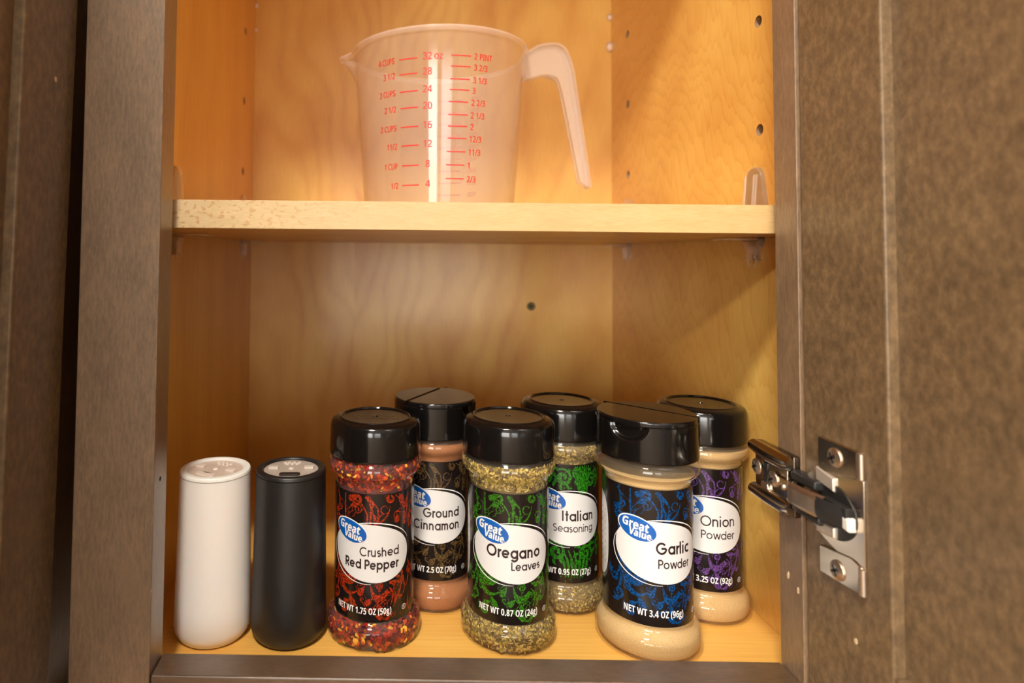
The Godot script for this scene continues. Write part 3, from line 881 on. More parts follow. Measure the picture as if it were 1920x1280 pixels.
# ------------------------------------------------------------------ shakers
func shaker(label: String, at: Vector3, turn: float, body: Material, top: Material, tab: Material, tall: float) -> void:
	var t := thing("shaker", label, "shaker", at, turn, "salt and pepper shakers")
	var mb := MB.new()
	mb.lathe(rnd([[0.0, 0.0, 0], [0.0175, 0.0, 0.001], [0.0207, 0.0040, 0.0036], [0.0192, tall - 0.0024, 0.0]]), 96)
	obj("body", mb.commit(body), t)
	var cb := MB.new()
	cb.lathe(rnd([[0.0189, tall - 0.0026, 0], [0.0190, tall - 0.0022, 0], [0.0193, tall - 0.0020, 0.0002], [0.0190, tall, 0.0010], [0.0156, tall + 0.0001, 0.0008], [0.0152, tall - 0.0016, 0.0004], [0.0, tall - 0.0017, 0]]), 96)
	var cap := obj("cap_ring", cb.commit(body), t)
	var db := MB.new()
	db.lathe(rnd([[0.0152, tall - 0.0018, 0], [0.0150, tall - 0.0011, 0.0002], [0.0, tall - 0.0010, 0]]), 64)
	var disc := obj("pour_disc", db.commit(top), t)
	var y := tall - 0.0010
	for s in [-1.0, 1.0]:
		var kb := MB.new()
		kb.box(Vector3(s * 0.0098, y + 0.0005, -0.0002), Vector3(0.0056, 0.0013, 0.0036), 0.0003)
		obj("tab", kb.commit(tab), disc)
	var hb := MB.new()
	for q in [[-0.0042, -0.0090], [-0.0018, -0.0096], [0.0010, -0.0096], [0.0038, -0.0090], [-0.0028, -0.0072], [0.0, -0.0074], [0.0026, -0.0072]]:
		hb.xf = Transform3D(Basis(), Vector3(q[0], y, q[1]))
		hb.lathe(rnd([[0.0011, 0.0, 0], [0.0010, 0.0006, 0.0002], [0.0006, 0.0006, 0.0002], [0.0005, 0.0, 0]]), 14)
	hb.xf = Transform3D(Basis(), Vector3(0, y, 0.0002))
	hb.lathe(rnd([[0.0016, 0.0, 0], [0.0013, 0.0007, 0.0003], [0.0, 0.0008, 0]]), 18)
	obj("sprinkle_holes", hb.commit(tab), disc)
	var ob := MB.new()
	var pl := PackedVector2Array()
	for p in rnd([[-0.0062, 0.0118, 0.003], [-0.0052, 0.0066, 0.0024], [0.0, 0.0086, 0.002], [0.0052, 0.0066, 0.0024], [0.0062, 0.0118, 0.003]], true): pl.append(p)
	ob.xf = Transform3D(Basis(Vector3(1, 0, 0), Vector3(0, 0, 1), Vector3(0, 1, 0)), Vector3.ZERO)
	ob.extrude(pl, y - 0.0002, y + 0.0006, 0.0002)
	obj("finger_notch", ob.commit(tab if body != M.black_shaker else body), disc)

# ------------------------------------------------------------------ measuring cup
func measuring_cup() -> void:
	var C := Vector3(0.0395, 0.2356, -0.125)
	var t := thing("measuring_cup", "translucent plastic measuring cup with red cup and ounce scales, on the shelf", "measuring cup", C)
	var H := 0.1128
	var R := func(y: float) -> float: return lerpf(0.0512, 0.0596, clampf(y / H, 0.0, 1.0))
	var spout := func(a: float, p: Vector2) -> float:
		var da := wrapf(a + deg_to_rad(97.0), -PI, PI)
		var up := clampf((p.y - (H - 0.026)) / 0.024, 0.0, 1.0)
		return 0.0105 * exp(-da * da / 0.022) * up * up
	var mb := MB.new()
	var pr := [Vector2(0, 0.0012), Vector2(0.046, 0.0012), Vector2(0.0490, 0.0002), Vector2(0.0506, 0.0012)]
	for i in 25: pr.append(Vector2(R.call(0.0025 + (H - 0.0025) * i / 24.0), 0.0025 + (H - 0.0025) * i / 24.0))
	mb.lathe(pr, 144, 0, TAU, spout)
	obj("cup_wall", mb.commit(M.cup), t)
	var rb := MB.new()
	var rim := [Vector2(0.0594, H - 0.0030), Vector2(0.0606, H - 0.0026), Vector2(0.0613, H - 0.0010), Vector2(0.0608, H + 0.0006), Vector2(0.0597, H + 0.0008), Vector2(0.0588, H)]
	rb.lathe(rim, 144, 0, TAU, spout)
	obj("rim", rb.commit(M.cup_rim), t)
	# handle: a channel with a broad outer flange, joined at the rim only
	var outer := rnd([[0.0590, 0.1125, 0], [0.0690, 0.1190, 0.004], [0.0850, 0.1208, 0.010], [0.0912, 0.1060, 0.012], [0.1036, 0.0205, 0.0]], false, 8)
	var inner := rnd([[0.0590, 0.0955, 0], [0.0720, 0.0995, 0.004], [0.0815, 0.0990, 0.008], [0.0850, 0.0880, 0.010], [0.0972, 0.0245, 0.0]], false, 8)
	var web := PackedVector2Array()
	for p in outer: web.append(p)
	for i in inner.size(): web.append(inner[inner.size() - 1 - i])
	var hb := MB.new()
	for s in [-1.0, 1.0]:
		hb.xf = Transform3D(Basis(), Vector3(0, 0, s * 0.0034))
		hb.extrude(web, -0.0008, 0.0008, 0.0003)
	hb.xf = Transform3D.IDENTITY
	var handle := obj("handle", hb.commit(M.cup_solid), t)
	var fb := MB.new()
	var path := []
	for p in outer: path.append(p)
	for i in path.size() - 1:
		var p: Vector2 = path[i]; var q: Vector2 = path[i + 1]
		var pp: Vector2 = path[maxi(i - 1, 0)]; var qq: Vector2 = path[mini(i + 2, path.size() - 1)]
		var n0 := (q - pp).normalized(); n0 = Vector2(-n0.y, n0.x)
		var n1 := (qq - p).normalized(); n1 = Vector2(-n1.y, n1.x)
		var sec := [Vector2(-0.0004, -0.0062), Vector2(0.0012, -0.0062), Vector2(0.0018, -0.0046), Vector2(0.0012, -0.0030), Vector2(0.0012, 0.0030), Vector2(0.0018, 0.0046), Vector2(0.0012, 0.0062), Vector2(-0.0004, 0.0062), Vector2(-0.0004, -0.0062)]
		for j in sec.size() - 1:
			var s0: Vector2 = sec[j]; var s1: Vector2 = sec[j + 1]
			var d := s1 - s0
			var a := Vector3(p.x + n0.x * s0.x, p.y + n0.y * s0.x, s0.y)
			var b := Vector3(q.x + n1.x * s0.x, q.y + n1.y * s0.x, s0.y)
			var c := Vector3(q.x + n1.x * s1.x, q.y + n1.y * s1.x, s1.y)
			var e := Vector3(p.x + n0.x * s1.x, p.y + n0.y * s1.x, s1.y)
			var m0 := Vector3(n0.x * d.y, n0.y * d.y, -d.x).normalized()
			var m1 := Vector3(n1.x * d.y, n1.y * d.y, -d.x).normalized()
			fb.quad([a, b, c, e], [m0, m1, m1, m0], [Vector2.ZERO, Vector2.ZERO, Vector2.ZERO, Vector2.ZERO])
	obj("handle_flange", fb.commit(M.cup_solid), handle)
	# red scales
	var ink := MB.new()
	var put := func(txt: String, deg: float, y: float, size: float, align: float, sq: float) -> void:
		var r: float = R.call(y)
		for d in [Vector2(-0.00008, 0), Vector2(0.00008, 0), Vector2(0, 0.00007), Vector2(0, -0.00007)]:
			lay_on(ink, set_type(letters(txt, false), deg_to_rad(deg) * r + d.x, y - size * 0.5 + d.y, size, align, sq), R, 0.00025)
	var tick := func(d0: float, d1: float, y: float) -> void:
		var r: float = R.call(y)
		var pts := []
		for i in 7: pts.append(Vector2(deg_to_rad(lerpf(d0, d1, i / 6.0)) * r, y))
		lay_on(ink, stroke_tris(pts, 0.0007), R, 0.00025)
	var B := 0.2356
	var oz := [["4 CUPS", 0.3296, "32"], ["3 1/2", 0.3203, "28"], ["3 CUPS", 0.3096, "24"], ["2 1/2", 0.2995, "20"], ["2 CUPS", 0.2878, "16"], ["11/2", 0.2763, "12"], ["1 CUP", 0.2640, "8"], ["1/2", 0.2518, "4"]]
	for q in oz:
		put.call(q[0], -33.4, q[1] - B, 0.0036, 1.0, 0.80)
		tick.call(-30.0, -17.9, q[1] - B)
		put.call(q[2], -11.9, q[1] - B + 0.0008, 0.0042, 0.5, 0.92)
	put.call("oz", -7.6, 0.3304 - B, 0.0042, 0.0, 0.95)
	var third := [["2 PINT", 0.3305, 2.3], ["3 2/3", 0.3239, 2.3], ["3 1/3", 0.3162, 2.0], ["3", 0.3097, 1.8], ["2 2/3", 0.3024, 1.4], ["2 1/3", 0.2946, 1.2], ["2", 0.2876, 1.2], ["12/3", 0.2802, 0.9], ["11/3", 0.2721, 0.5], ["1", 0.2640, 0.1], ["2/3", 0.2556, -0.1]]
	for q in third:
		put.call(q[0], q[2] + 14.6, q[1] - B, 0.0036, 0.0, 0.84)
		tick.call(q[2], q[2] + 12.3, q[1] - B)
	obj("red_scale", ink.commit(M.red_ink), t, "red printed cup, ounce and pint scales")
	var back := MB.new()
	for i in 9:
		var y := 0.020 + 0.0094 * i
		var r: float = R.call(y)
		var pts := []
		for j in 9: pts.append(Vector2(deg_to_rad(lerpf(157.0, 176.0, j / 8.0)) * r, y))
		lay_on(back, stroke_tris(pts, 0.0009), R, 0.00025)
		lay_on(back, set_type(letters(str(100 * (i + 1)), false), deg_to_rad(143.0) * r, y - 0.0018, 0.0038, 0.0, 0.9), R, 0.00025)
	obj("rear_scale", back.commit(M.red_ink_back), t, "fainter red scale on the far side")

# ------------------------------------------------------------------ shelf clips
func shelf_clip(label: String, at: Vector3, side: float) -> void:   # side +1: on the right wall, facing left
	var t := thing("shelf_clip", label, "shelf clip", at, 0.0, "clear plastic clips holding the shelf")
	var face := Transform3D(Basis(Vector3(0, 0, -side), Vector3(0, 1, 0), Vector3(-side, 0, 0)), Vector3.ZERO)   # local xy -> the wall, z -> away from it
	var mb := MB.new()
	mb.xf = face
	var pl := PackedVector2Array()
	for p in rnd([[-0.0130, 0.0002, 0], [0.0130, 0.0002, 0], [0.0078, 0.0272, 0.007], [-0.0085, 0.0272, 0.007]].map(func(q): return [q[0] * (-side), q[1], q[2] if q.size() > 2 else 0.0]), true): pl.append(p)
	mb.extrude(pl, 0.0, 0.0022, 0.0008)
	obj("upper_tab", mb.commit(M.clip), t)
	var rb := MB.new()
	rb.xf = face
	for s in [[-0.0004, -0.0026], [-0.0030, -0.0052], [0.0085, 0.0062]]:
		rb.tube([Vector3(-s[0] * -side, 0.003, 0.0026), Vector3(-s[1] * -side, 0.0225, 0.0024)], 0.0008, 8)
	obj("rib", rb.commit(M.clip), t)
	var lb := MB.new()
	lb.xf = face
	lb.box(Vector3(0, -0.0160, 0.011), Vector3(0.016, 0.0012, 0.022), 0.0004)
	var w := PackedVector2Array()
	for p in rnd([[-0.009, -0.0166, 0], [0.009, -0.0166, 0], [0.0050, -0.0235, 0.002], [0.0048, -0.0285, 0.001], [-0.0048, -0.0285, 0.001], [-0.0050, -0.0235, 0.002]], true): w.append(p)
	lb.extrude(w, 0.0, 0.0042, 0.001)
	obj("bracket", lb.commit(M.clip), t)
	var pb := MB.new()
	pb.xf = face
	var loop := []
	for i in 13:
		var a := PI + PI * i / 12.0
		loop.append(Vector3(cos(a) * 0.0046, -0.0275 + sin(a) * 0.0048, 0.003))
	pb.tube(loop, 0.0007, 8)
	pb.tube([Vector3(0, -0.022, -0.006), Vector3(0, -0.022, 0.003)], 0.0028, 12)
	obj("pin_loop", pb.commit(M.clip), t)

# ------------------------------------------------------------------ cabinet
const XL := -0.1289
const XR := 0.2235
const ZB := -0.3037
const SL := -0.1033   # inner edges of the face frame
const SR := 0.1961
const FT := 0.0172
const TOP := 0.538    # lower edge of the top rail
const SH := 0.2355    # top of the shelf
const ST := 0.0146    # its thickness

func holed_panel(called: String, parent: Node3D, x0: float, x1: float, side: float, m: Material) -> void:
	var c := CSGCombiner3D.new()
	c.name = called
	parent.add_child(c, true)
	var b := CSGBox3D.new()
	b.name = "board"
	b.size = Vector3(absf(x1 - x0), 0.60, -ZB)
	b.position = Vector3((x0 + x1) * 0.5, 0.27, ZB * 0.5)
	b.material = m
	c.add_child(b)
	for z in [-0.0580, -0.2618]:
		for k in range(2, 6):
			var h := CSGCylinder3D.new()
			h.name = "pin_hole"
			h.radius = 0.0036; h.height = 0.018; h.sides = 24; h.smooth_faces = true
			h.rotation.z = PI / 2
			h.position = Vector3((x1 if side < 0 else x0), 0.0893 + 0.065 * k, z)
			h.operation = CSGShape3D.OPERATION_SUBTRACTION
			h.material = M.hole
			c.add_child(h, true)

func cabinet() -> void:
	var t := thing("kitchen_cabinet", "open wall cabinet with a maple interior and dark brown stained face frame", "cabinet")
	var tri := func(m: StandardMaterial3D, s: float, off: Vector3) -> StandardMaterial3D:
		var q: StandardMaterial3D = m.duplicate()
		q.uv1_triplanar = true; q.uv1_scale = Vector3(s, s, s); q.uv1_offset = off; q.uv1_triplanar_sharpness = 8.0
		return q
	holed_panel("side_panel", t, XR, XR + 0.0127, 1.0, tri.call(M.maple_side, 2.6, Vector3(0.05, 0.02, 0.1)))
	holed_panel("side_panel", t, XL - 0.0100, XL, -1.0, tri.call(M.maple_plain, 3.2, Vector3.ZERO))
	var bp := MB.new()
	bp.box(Vector3((XL + XR) * 0.5, 0.27, ZB - 0.003), Vector3(XR - XL + 0.03, 0.60, 0.006), 0.0, 1, 0.46, Vector2(0.06, 0.05))
	var back := obj("back_panel", bp.commit(M.maple_back), t)
	var fb := MB.new()
	fb.box(Vector3((XL + XR) * 0.5, -0.0065, ZB * 0.5), Vector3(XR - XL - 0.0002, 0.013, -ZB), 0.0, 0, 0.36, Vector2(0.3, 0.55))
	M.maple_floor = M.maple_plain.duplicate()
	M.maple_floor.albedo_color = Color(1.0, 0.955, 0.92)
	obj("floor_panel", fb.commit(M.maple_floor), t)
	var tb := MB.new()
	tb.box(Vector3((XL + XR) * 0.5, 0.5565, ZB * 0.5), Vector3(XR - XL - 0.0002, 0.013, -ZB), 0.0, 0, 0.42)
	obj("top_panel", tb.commit(M.maple_side), t)
	# face frame
	var h := 0.60
	for s in [[-0.1408, SL, "left"], [SR, SR + 0.038, "right"]]:
		var mb := MB.new()
		mb.box(Vector3((s[0] + s[1]) * 0.5, 0.27, FT * 0.5), Vector3(s[1] - s[0], h, FT), 0.0004, 1, 0.30, Vector2(s[0] * 3.0, 0.1))
		obj("frame_stile", mb.commit(M.dark), t)
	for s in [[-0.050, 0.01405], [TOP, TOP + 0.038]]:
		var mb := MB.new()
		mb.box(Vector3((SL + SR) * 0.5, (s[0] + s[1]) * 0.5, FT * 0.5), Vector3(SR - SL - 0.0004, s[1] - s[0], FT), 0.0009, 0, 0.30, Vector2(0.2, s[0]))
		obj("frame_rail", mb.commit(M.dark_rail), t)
	# wear: a screw hole in the left stile, bare-wood nicks in both
	var hb := MB.new()
	hb.xf = Transform3D(Basis(Vector3.FORWARD, PI / 2), Vector3(SL - 0.0016, 0.1003, 0.0090))
	hb.lathe([Vector2(0.0009, 0.0), Vector2(0.0011, 0.0017), Vector2(0.0, 0.00175)].map(func(p): return p), 12)
	obj("screw_hole", hb.commit(mat(srgb(20, 14, 10), 0.9)), t)
	for q in [[SR - 0.00015, 0.0581, 0.0068, 0.0030], [SR - 0.00015, 0.0546, 0.0140, 0.0026], [SL + 0.00012, 0.0400, 0.0012, 0.0014], [SL + 0.00012, 0.052, 0.0171, 0.0012]]:
		var nb := MB.new()
		var pl := PackedVector2Array()
		var rr := RandomNumberGenerator.new(); rr.seed = int(q[1] * 10000)
		for i in 9:
			var a := TAU * i / 9.0
			pl.append(Vector2(cos(a) * q[3] * 0.28, sin(a) * q[3] * 0.62) * rr.randf_range(0.6, 1.1))
		nb.xf = Transform3D(Basis(Vector3.UP, -PI / 2), Vector3(q[0], q[1], q[2]))
		nb.extrude(pl, -0.0001, 0.0001)
		obj("bare_nick", nb.commit(M.chip), t)
	# beads of glue in the back corners, a plugged hole in the back panel
	for q in [[XR - 0.0020, 0.4455, 0.0034], [XR - 0.0022, 0.4160, 0.0046], [XL + 0.0012, 0.4550, 0.0026], [XL + 0.0010, 0.430, 0.0020]]:
		var gb := MB.new()
		var r: float = q[2]
		gb.xf = Transform3D(Basis().scaled(Vector3(0.7, 1.15, 0.7)), Vector3(q[0], q[1], ZB + r * 0.3))
		var sph := []
		for i in 13: sph.append(Vector2(r * sin(PI * i / 12.0), -r * cos(PI * i / 12.0)))
		gb.lathe(sph, 20)
		obj("glue_bead", gb.commit(M.glue), back)
	var pb := MB.new()
	pb.xf = Transform3D(Basis(Vector3.RIGHT, PI / 2), Vector3(0.1447, 0.1606, ZB))
	pb.lathe(rnd([[0.0042, -0.0005, 0], [0.0041, 0.0007, 0.0004], [0.0020, 0.0005, 0.0006], [0.0, 0.0001, 0]]), 28)
	obj("hole_plug", pb.commit(M.plug), back, "olive brown plug in the back panel")
	var pd := MB.new()
	pd.xf = Transform3D(Basis(Vector3.RIGHT, PI / 2), Vector3(0.1447, 0.1606, ZB + 0.0004))
	pd.lathe(rnd([[0.0018, 0.0, 0], [0.0015, 0.0005, 0.0003], [0.0, 0.0006, 0]]), 20)
	obj("plug_centre", pd.commit(M.plug_dark), back)
	door(t, Transform3D(Basis(), Vector3(0.1969, 0, 0.0184)), 1.0)
	hinge(t)
	# the neighbour on the left, its own frame and open door
	var n := thing("kitchen_cabinet", "dark brown cabinet on the left with its door swung open, edge-on in shade", "cabinet", Vector3(-0.1487, 0.0, 0.0))
	n.rotation.z = deg_to_rad(-0.80)
	var nb := MB.new()
	nb.box(Vector3(-0.034, 0.22, FT * 0.5), Vector3(0.038, 0.54, FT), 0.0007, 1, 0.30)
	obj("frame_stile", nb.commit(M.dark), n)
	var sb := MB.new()
	sb.box(Vector3(-0.024, 0.22, ZB * 0.5 - 0.001), Vector3(0.012, 0.52, -ZB), 0.0, 1, 0.4)
	obj("side_panel", sb.commit(M.dark), n)
	var fs := MB.new()   # added block, out of view: stops light leaking up between the two cabinets
	fs.box(Vector3(-0.006, -0.040, ZB * 0.5 + 0.004), Vector3(0.022, 0.016, -ZB - 0.010), 0.0, 2, 0.3)
	obj("slot_light_stop", fs.commit(M.dark), n)
	door(n, Transform3D(Basis(Vector3.UP, deg_to_rad(5.0)), Vector3(0.0, 0, 0.0190)), -1.0)

# an open door: local x away from the inner face, z from the hinge edge into the room
func door(parent: Node3D, at: Transform3D, side: float) -> void:
	var d := Node3D.new()
	d.name = "door"
	parent.add_child(d, true)
	d.transform = at
	var y0 := -0.045; var y1 := 0.575; var W := 0.336; var T := 0.019
	var sw := 0.0495
	var xm := side * T * 0.5
	for q in [[0.0, sw], [W - sw, W]]:
		var mb := MB.new()
		mb.box(Vector3(xm, (y0 + y1) * 0.5, (q[0] + q[1]) * 0.5), Vector3(T, y1 - y0, q[1] - q[0]), 0.0012, 1, 0.34, Vector2(0.1 + q[0], 0.2))
		obj("door_stile", mb.commit(M.dark_mottled), d)
	for q in [[y0, 0.0505], [y1 - 0.057, y1]]:
		var mb := MB.new()
		mb.box(Vector3(xm, (q[0] + q[1]) * 0.5, W * 0.5), Vector3(T, q[1] - q[0], W - 2 * sw - 0.0002), 0.0012, 2, 0.34, Vector2(0.4, 0.1))
		obj("door_rail", mb.commit(M.dark_mottled), d)
	var pb := MB.new()
	pb.box(Vector3(side * (0.0046 + 0.003), (y0 + y1) * 0.5, W * 0.5), Vector3(0.006, y1 - y0 - 0.10, W - 2 * sw + 0.012), 0.0, 1, 0.34, Vector2(0.05, 0.3))
	obj("door_panel", pb.commit(M.dark_mottled), d)
	var cb := MB.new()
	var pl := PackedVector2Array()
	for i in 8: pl.append(Vector2(cos(TAU * i / 8.0) * 0.0009, sin(TAU * i / 8.0) * 0.0012))
	var spot := Vector3(0, 0.2840, 0.0205) if side < 0 else Vector3(0, 0.0525, 0.0305)
	cb.xf = Transform3D(Basis(Vector3.UP, PI / 2), spot)
	cb.extrude(pl, -0.0002, 0.0002)
	obj("bare_nick", cb.commit(M.chip), d)

func screw(parent: Node3D, at: Vector3, out: Vector3, r: float) -> void:
	var mb := MB.new()
	mb.xf = Transform3D(Basis(Quaternion(Vector3.UP, out)), at)
	mb.lathe(rnd([[r, -0.0004, 0], [r, 0.0004, 0.0003], [r * 0.55, 0.0013, 0.0004], [0.0, 0.0014, 0]]), 28)
	obj("screw", mb.commit(M.nickel_soft), parent)
	var cb := MB.new()
	cb.xf = Transform3D(Basis(Quaternion(Vector3.UP, out)) * Basis(Vector3.UP, 0.5), at + out * 0.00135)
	cb.box(Vector3.ZERO, Vector3(r * 1.15, 0.0003, r * 0.28)); cb.box(Vector3.ZERO, Vector3(r * 0.28, 0.0003, r * 1.15))
	obj("screw_slot", cb.commit(M.hinge_black), parent)

func hinge(parent: Node3D) -> void:
	var g := Node3D.new()
	g.name = "hinge"
	parent.add_child(g, true)
	g.set_meta("label", "nickel concealed cup hinge with a black arm")
	# plate on the door's inner face: x = 0.198 facing -x, drawn as (z, y)
	var X := 0.1969
	var wall := func(x: float) -> Transform3D: return Transform3D(Basis(Vector3(0, 0, 1), Vector3(0, 1, 0), Vector3(-1, 0, 0)), Vector3(x, 0, 0))
	var add := func(called: String, pts: Array, x: float, d0: float, d1: float, bev: float, m: Material) -> void:
		var mb := MB.new()
		mb.xf = wall.call(x)
		var pl := PackedVector2Array()
		for p in rnd(pts, true): pl.append(p)
		mb.extrude(pl, d0, d1, bev)
		obj(called, mb.commit(m), g)
	# two screw tabs with turned edges
	add.call("screw_tab", [[0.0300, 0.1302, 0.001], [0.0545, 0.1302, 0.001], [0.0545, 0.1192, 0.001], [0.0495, 0.1178, 0.002], [0.0300, 0.1150, 0.001]], X, 0.0, 0.0016, 0.0004, M.nickel)
	add.call("screw_tab", [[0.0300, 0.0714, 0.001], [0.0550, 0.0734, 0.001], [0.0550, 0.0845, 0.001], [0.0495, 0.0860, 0.002], [0.0300, 0.0830, 0.001]], X, 0.0, 0.0016, 0.0004, M.nickel)
	for y in [[0.1192, 0.1302], [0.0734, 0.0845]]:
		var mb := MB.new()
		mb.tube([Vector3(X - 0.0012, y[0] + 0.0004, 0.0549), Vector3(X - 0.0012, y[1] - 0.0004, 0.0549)], 0.0015, 12)
		obj("turned_edge", mb.commit(M.nickel_soft), g)
	# cup rim plate: a D between the tabs
	add.call("cup_plate", [[0.0560, 0.1195, 0.001], [0.0560, 0.0840, 0.001], [0.0420, 0.0835, 0.006], [0.0250, 0.0890, 0.008], [0.0160, 0.0980, 0.006], [0.0160, 0.1060, 0.006], [0.0250, 0.1140, 0.008], [0.0420, 0.1190, 0.006]], X, 0.0, 0.0010, 0.0003, M.nickel)
	add.call("cup_well", [[0.0300, 0.1120, 0.003], [0.0440, 0.1120, 0.005], [0.0510, 0.1060, 0.006], [0.0525, 0.1010, 0.004], [0.0510, 0.0950, 0.006], [0.0440, 0.0895, 0.005], [0.0300, 0.0895, 0.003]], X, 0.0006, 0.0014, 0.0, M.hinge_black)
	add.call("side_rail", [[0.0165, 0.1110, 0.001], [0.0330, 0.1110, 0.001], [0.0330, 0.1068, 0.001], [0.0165, 0.1060, 0.001]], X, 0.0008, 0.0052, 0.001, M.hinge_black)
	add.call("side_rail", [[0.0165, 0.0962, 0.001], [0.0350, 0.0962, 0.001], [0.0350, 0.0925, 0.001], [0.0165, 0.0925, 0.001]], X, 0.0008, 0.0052, 0.001, M.hinge_black)
	# bright crimped lugs over the cup
	add.call("lug", [[0.0290, 0.1168, 0.0006], [0.0405, 0.1150, 0.0006], [0.0405, 0.1090, 0.0006], [0.0290, 0.1105, 0.0006]], X, 0.0008, 0.0024, 0.0008, M.nickel_pale)
	add.call("lug", [[0.0295, 0.0945, 0.0006], [0.0412, 0.0948, 0.0006], [0.0412, 0.0898, 0.0006], [0.0295, 0.0885, 0.0006]], X, 0.0008, 0.0030, 0.0010, M.nickel_pale)
	add.call("damper", [[0.0480, 0.1028, 0.0008], [0.0518, 0.1024, 0.0008], [0.0518, 0.0968, 0.0008], [0.0480, 0.0972, 0.0008]], X, 0.0012, 0.0046, 0.0008, M.hinge_white)
	# arm: black link into the cup, then a bright strap curving onto the base
	var ab := MB.new()
	ab.xf = wall.call(X)
	ab.grid(func(u: float, v: float) -> Vector3:
		var z := lerpf(0.0365, 0.0510, u)
		return Vector3(z, lerpf(0.0972, 0.1062, v), 0.0072 - 0.0050 * u * u + 0.0006 * sin(PI * v)), 12, 6)
	ab.box(Vector3(0.0430, 0.1017, 0.0024), Vector3(0.015, 0.0088, 0.0040), 0.0005)
	obj("arm_link", ab.commit(M.hinge_black), g)
	var path := [Vector2(0.0385, 0.0070), Vector2(0.0330, 0.0084), Vector2(0.0280, 0.0092), Vector2(0.0240, 0.0094), Vector2(0.0205, 0.0091), Vector2(0.0185, 0.0080), Vector2(0.0174, 0.0062), Vector2(0.0170, 0.0040)]
	var sb := MB.new()
	sb.xf = wall.call(X)
	for face in [0.0, -0.0014]:
		sb.grid(func(u: float, v: float) -> Vector3:
			var s := u * (path.size() - 1)
			var i := mini(int(s), path.size() - 2)
			var p: Vector2 = path[i].lerp(path[i + 1], s - i)
			var hw := lerpf(0.0049, 0.0044, u)
			return Vector3(p.x, 0.1016 + lerpf(-hw, hw, v), p.y + face - (0.0012 if v == 0.0 or v == 1.0 else 0.0)), 40, 10, face == 0.0)
	obj("arm_strap", sb.commit(M.nickel_soft), g)
	add.call("arm_tongue", [[0.0050, 0.1058, 0.001], [0.0172, 0.1058, 0.0005], [0.0172, 0.0974, 0.0005], [0.0050, 0.0974, 0.001]], SR, 0.0048, 0.0062, 0.0004, M.nickel)
	# base on the stile: a channel with rolled lips, three fixings
	var BX := SR - 0.0052
	add.call("base_plate", [[-0.0140, 0.1165, 0.002], [0.0168, 0.1165, 0.001], [0.0168, 0.0885, 0.001], [-0.0140, 0.0885, 0.002]], SR, 0.0002, 0.0030, 0.0006, M.nickel_dark)
	add.call("base_body", [[-0.0110, 0.1122, 0.003], [0.0150, 0.1110, 0.001], [0.0150, 0.0950, 0.001], [-0.0110, 0.0945, 0.003]], SR, 0.0028, 0.0050, 0.0008, M.nickel)
	for y in [[0.1135, 0.1128], [0.0918, 0.0925]]:
		var mb := MB.new()
		mb.tube([Vector3(SR - 0.0034, y[0], -0.0135), Vector3(SR - 0.0040, y[1], 0.0020), Vector3(SR - 0.0040, y[1], 0.0145), Vector3(SR - 0.0036, y[1], 0.0166)], [0.0038, 0.0048, 0.0046, 0.0034], 16, true, 0.8)
		obj("base_lip", mb.commit(M.nickel), g)
	add.call("adjuster_slot", [[-0.0030, 0.1085, 0.001], [0.0005, 0.1085, 0.001], [0.0005, 0.0965, 0.001], [-0.0030, 0.0965, 0.001]], SR, 0.0048, 0.0056, 0.0003, M.hinge_black)
	add.call("adjuster_clip", [[-0.0038, 0.0990, 0.001], [0.0020, 0.0990, 0.001], [0.0026, 0.0958, 0.001], [-0.0038, 0.0952, 0.001]], SR, 0.0048, 0.0066, 0.0006, M.nickel_soft)
	screw(g, Vector3(SR - 0.0058, 0.1044, -0.0078), Vector3.LEFT, 0.0038)
	screw(g, Vector3(SR - 0.0064, 0.1030, 0.0068), Vector3.LEFT, 0.0036)
	screw(g, Vector3(SR - 0.0062, 0.1020, 0.0140), Vector3.LEFT, 0.0016)
	screw(g, Vector3(X - 0.0018, 0.1239, 0.0410), Vector3.LEFT, 0.0041)
	screw(g, Vector3(X - 0.0018, 0.0772, 0.0414), Vector3.LEFT, 0.0041)

func shelf() -> void:
	var t := thing("cabinet_shelf", "maple shelf board across the cabinet, carrying the measuring cup", "shelf")
	var mb := MB.new()
	var w := XR - XL - 0.003
	mb.box(Vector3((XL + XR) * 0.5, SH - ST * 0.5, -0.0086 + ZB * 0.5 + 0.0044), Vector3(w, ST, -ZB - 0.012), 0.0003, 0, 0.42, Vector2(0.1, 0.7))
	obj("board", mb.commit(M.maple_side), t)
	var eb := MB.new()
	var zf := -0.0078
	var x0 := XL + 0.0015
	eb.box(Vector3((XL + XR) * 0.5, SH - ST * 0.5, zf - 0.0004), Vector3(w, ST, 0.0008), 0.0003)
	for i in eb.v.size(): eb.uv[i] = Vector2((eb.v[i].x - x0) / w, (SH - eb.v[i].y) / ST)
	obj("edge_band", eb.commit(M.maple_edge), t, "pale edge band with worn spots near its left end")
	shelf_clip("clear plastic shelf clip on the right wall near the front of the shelf", Vector3(XR, SH, -0.0626), 1.0)
	shelf_clip("clear plastic shelf clip on the right wall at the back of the shelf", Vector3(XR, SH, -0.2612), 1.0)
	shelf_clip("clear plastic shelf clip on the left wall, half hidden by the front stile", Vector3(XL, SH, -0.0780), -1.0)
	shelf_clip("clear plastic shelf clip on the left wall at the back of the shelf", Vector3(XL, SH, -0.2612), -1.0)

# ------------------------------------------------------------------ room
func slab(called: String, lo: Vector3, hi: Vector3, m: Material) -> void:
	var mb := MB.new()
	mb.box((lo + hi) * 0.5, hi - lo)
	struct(called, mb.commit(m))

const RX0 := -2.2
const RX1 := 2.2
const RZ1 := 2.6
const CEIL := 1.0
const RFL := -1.42

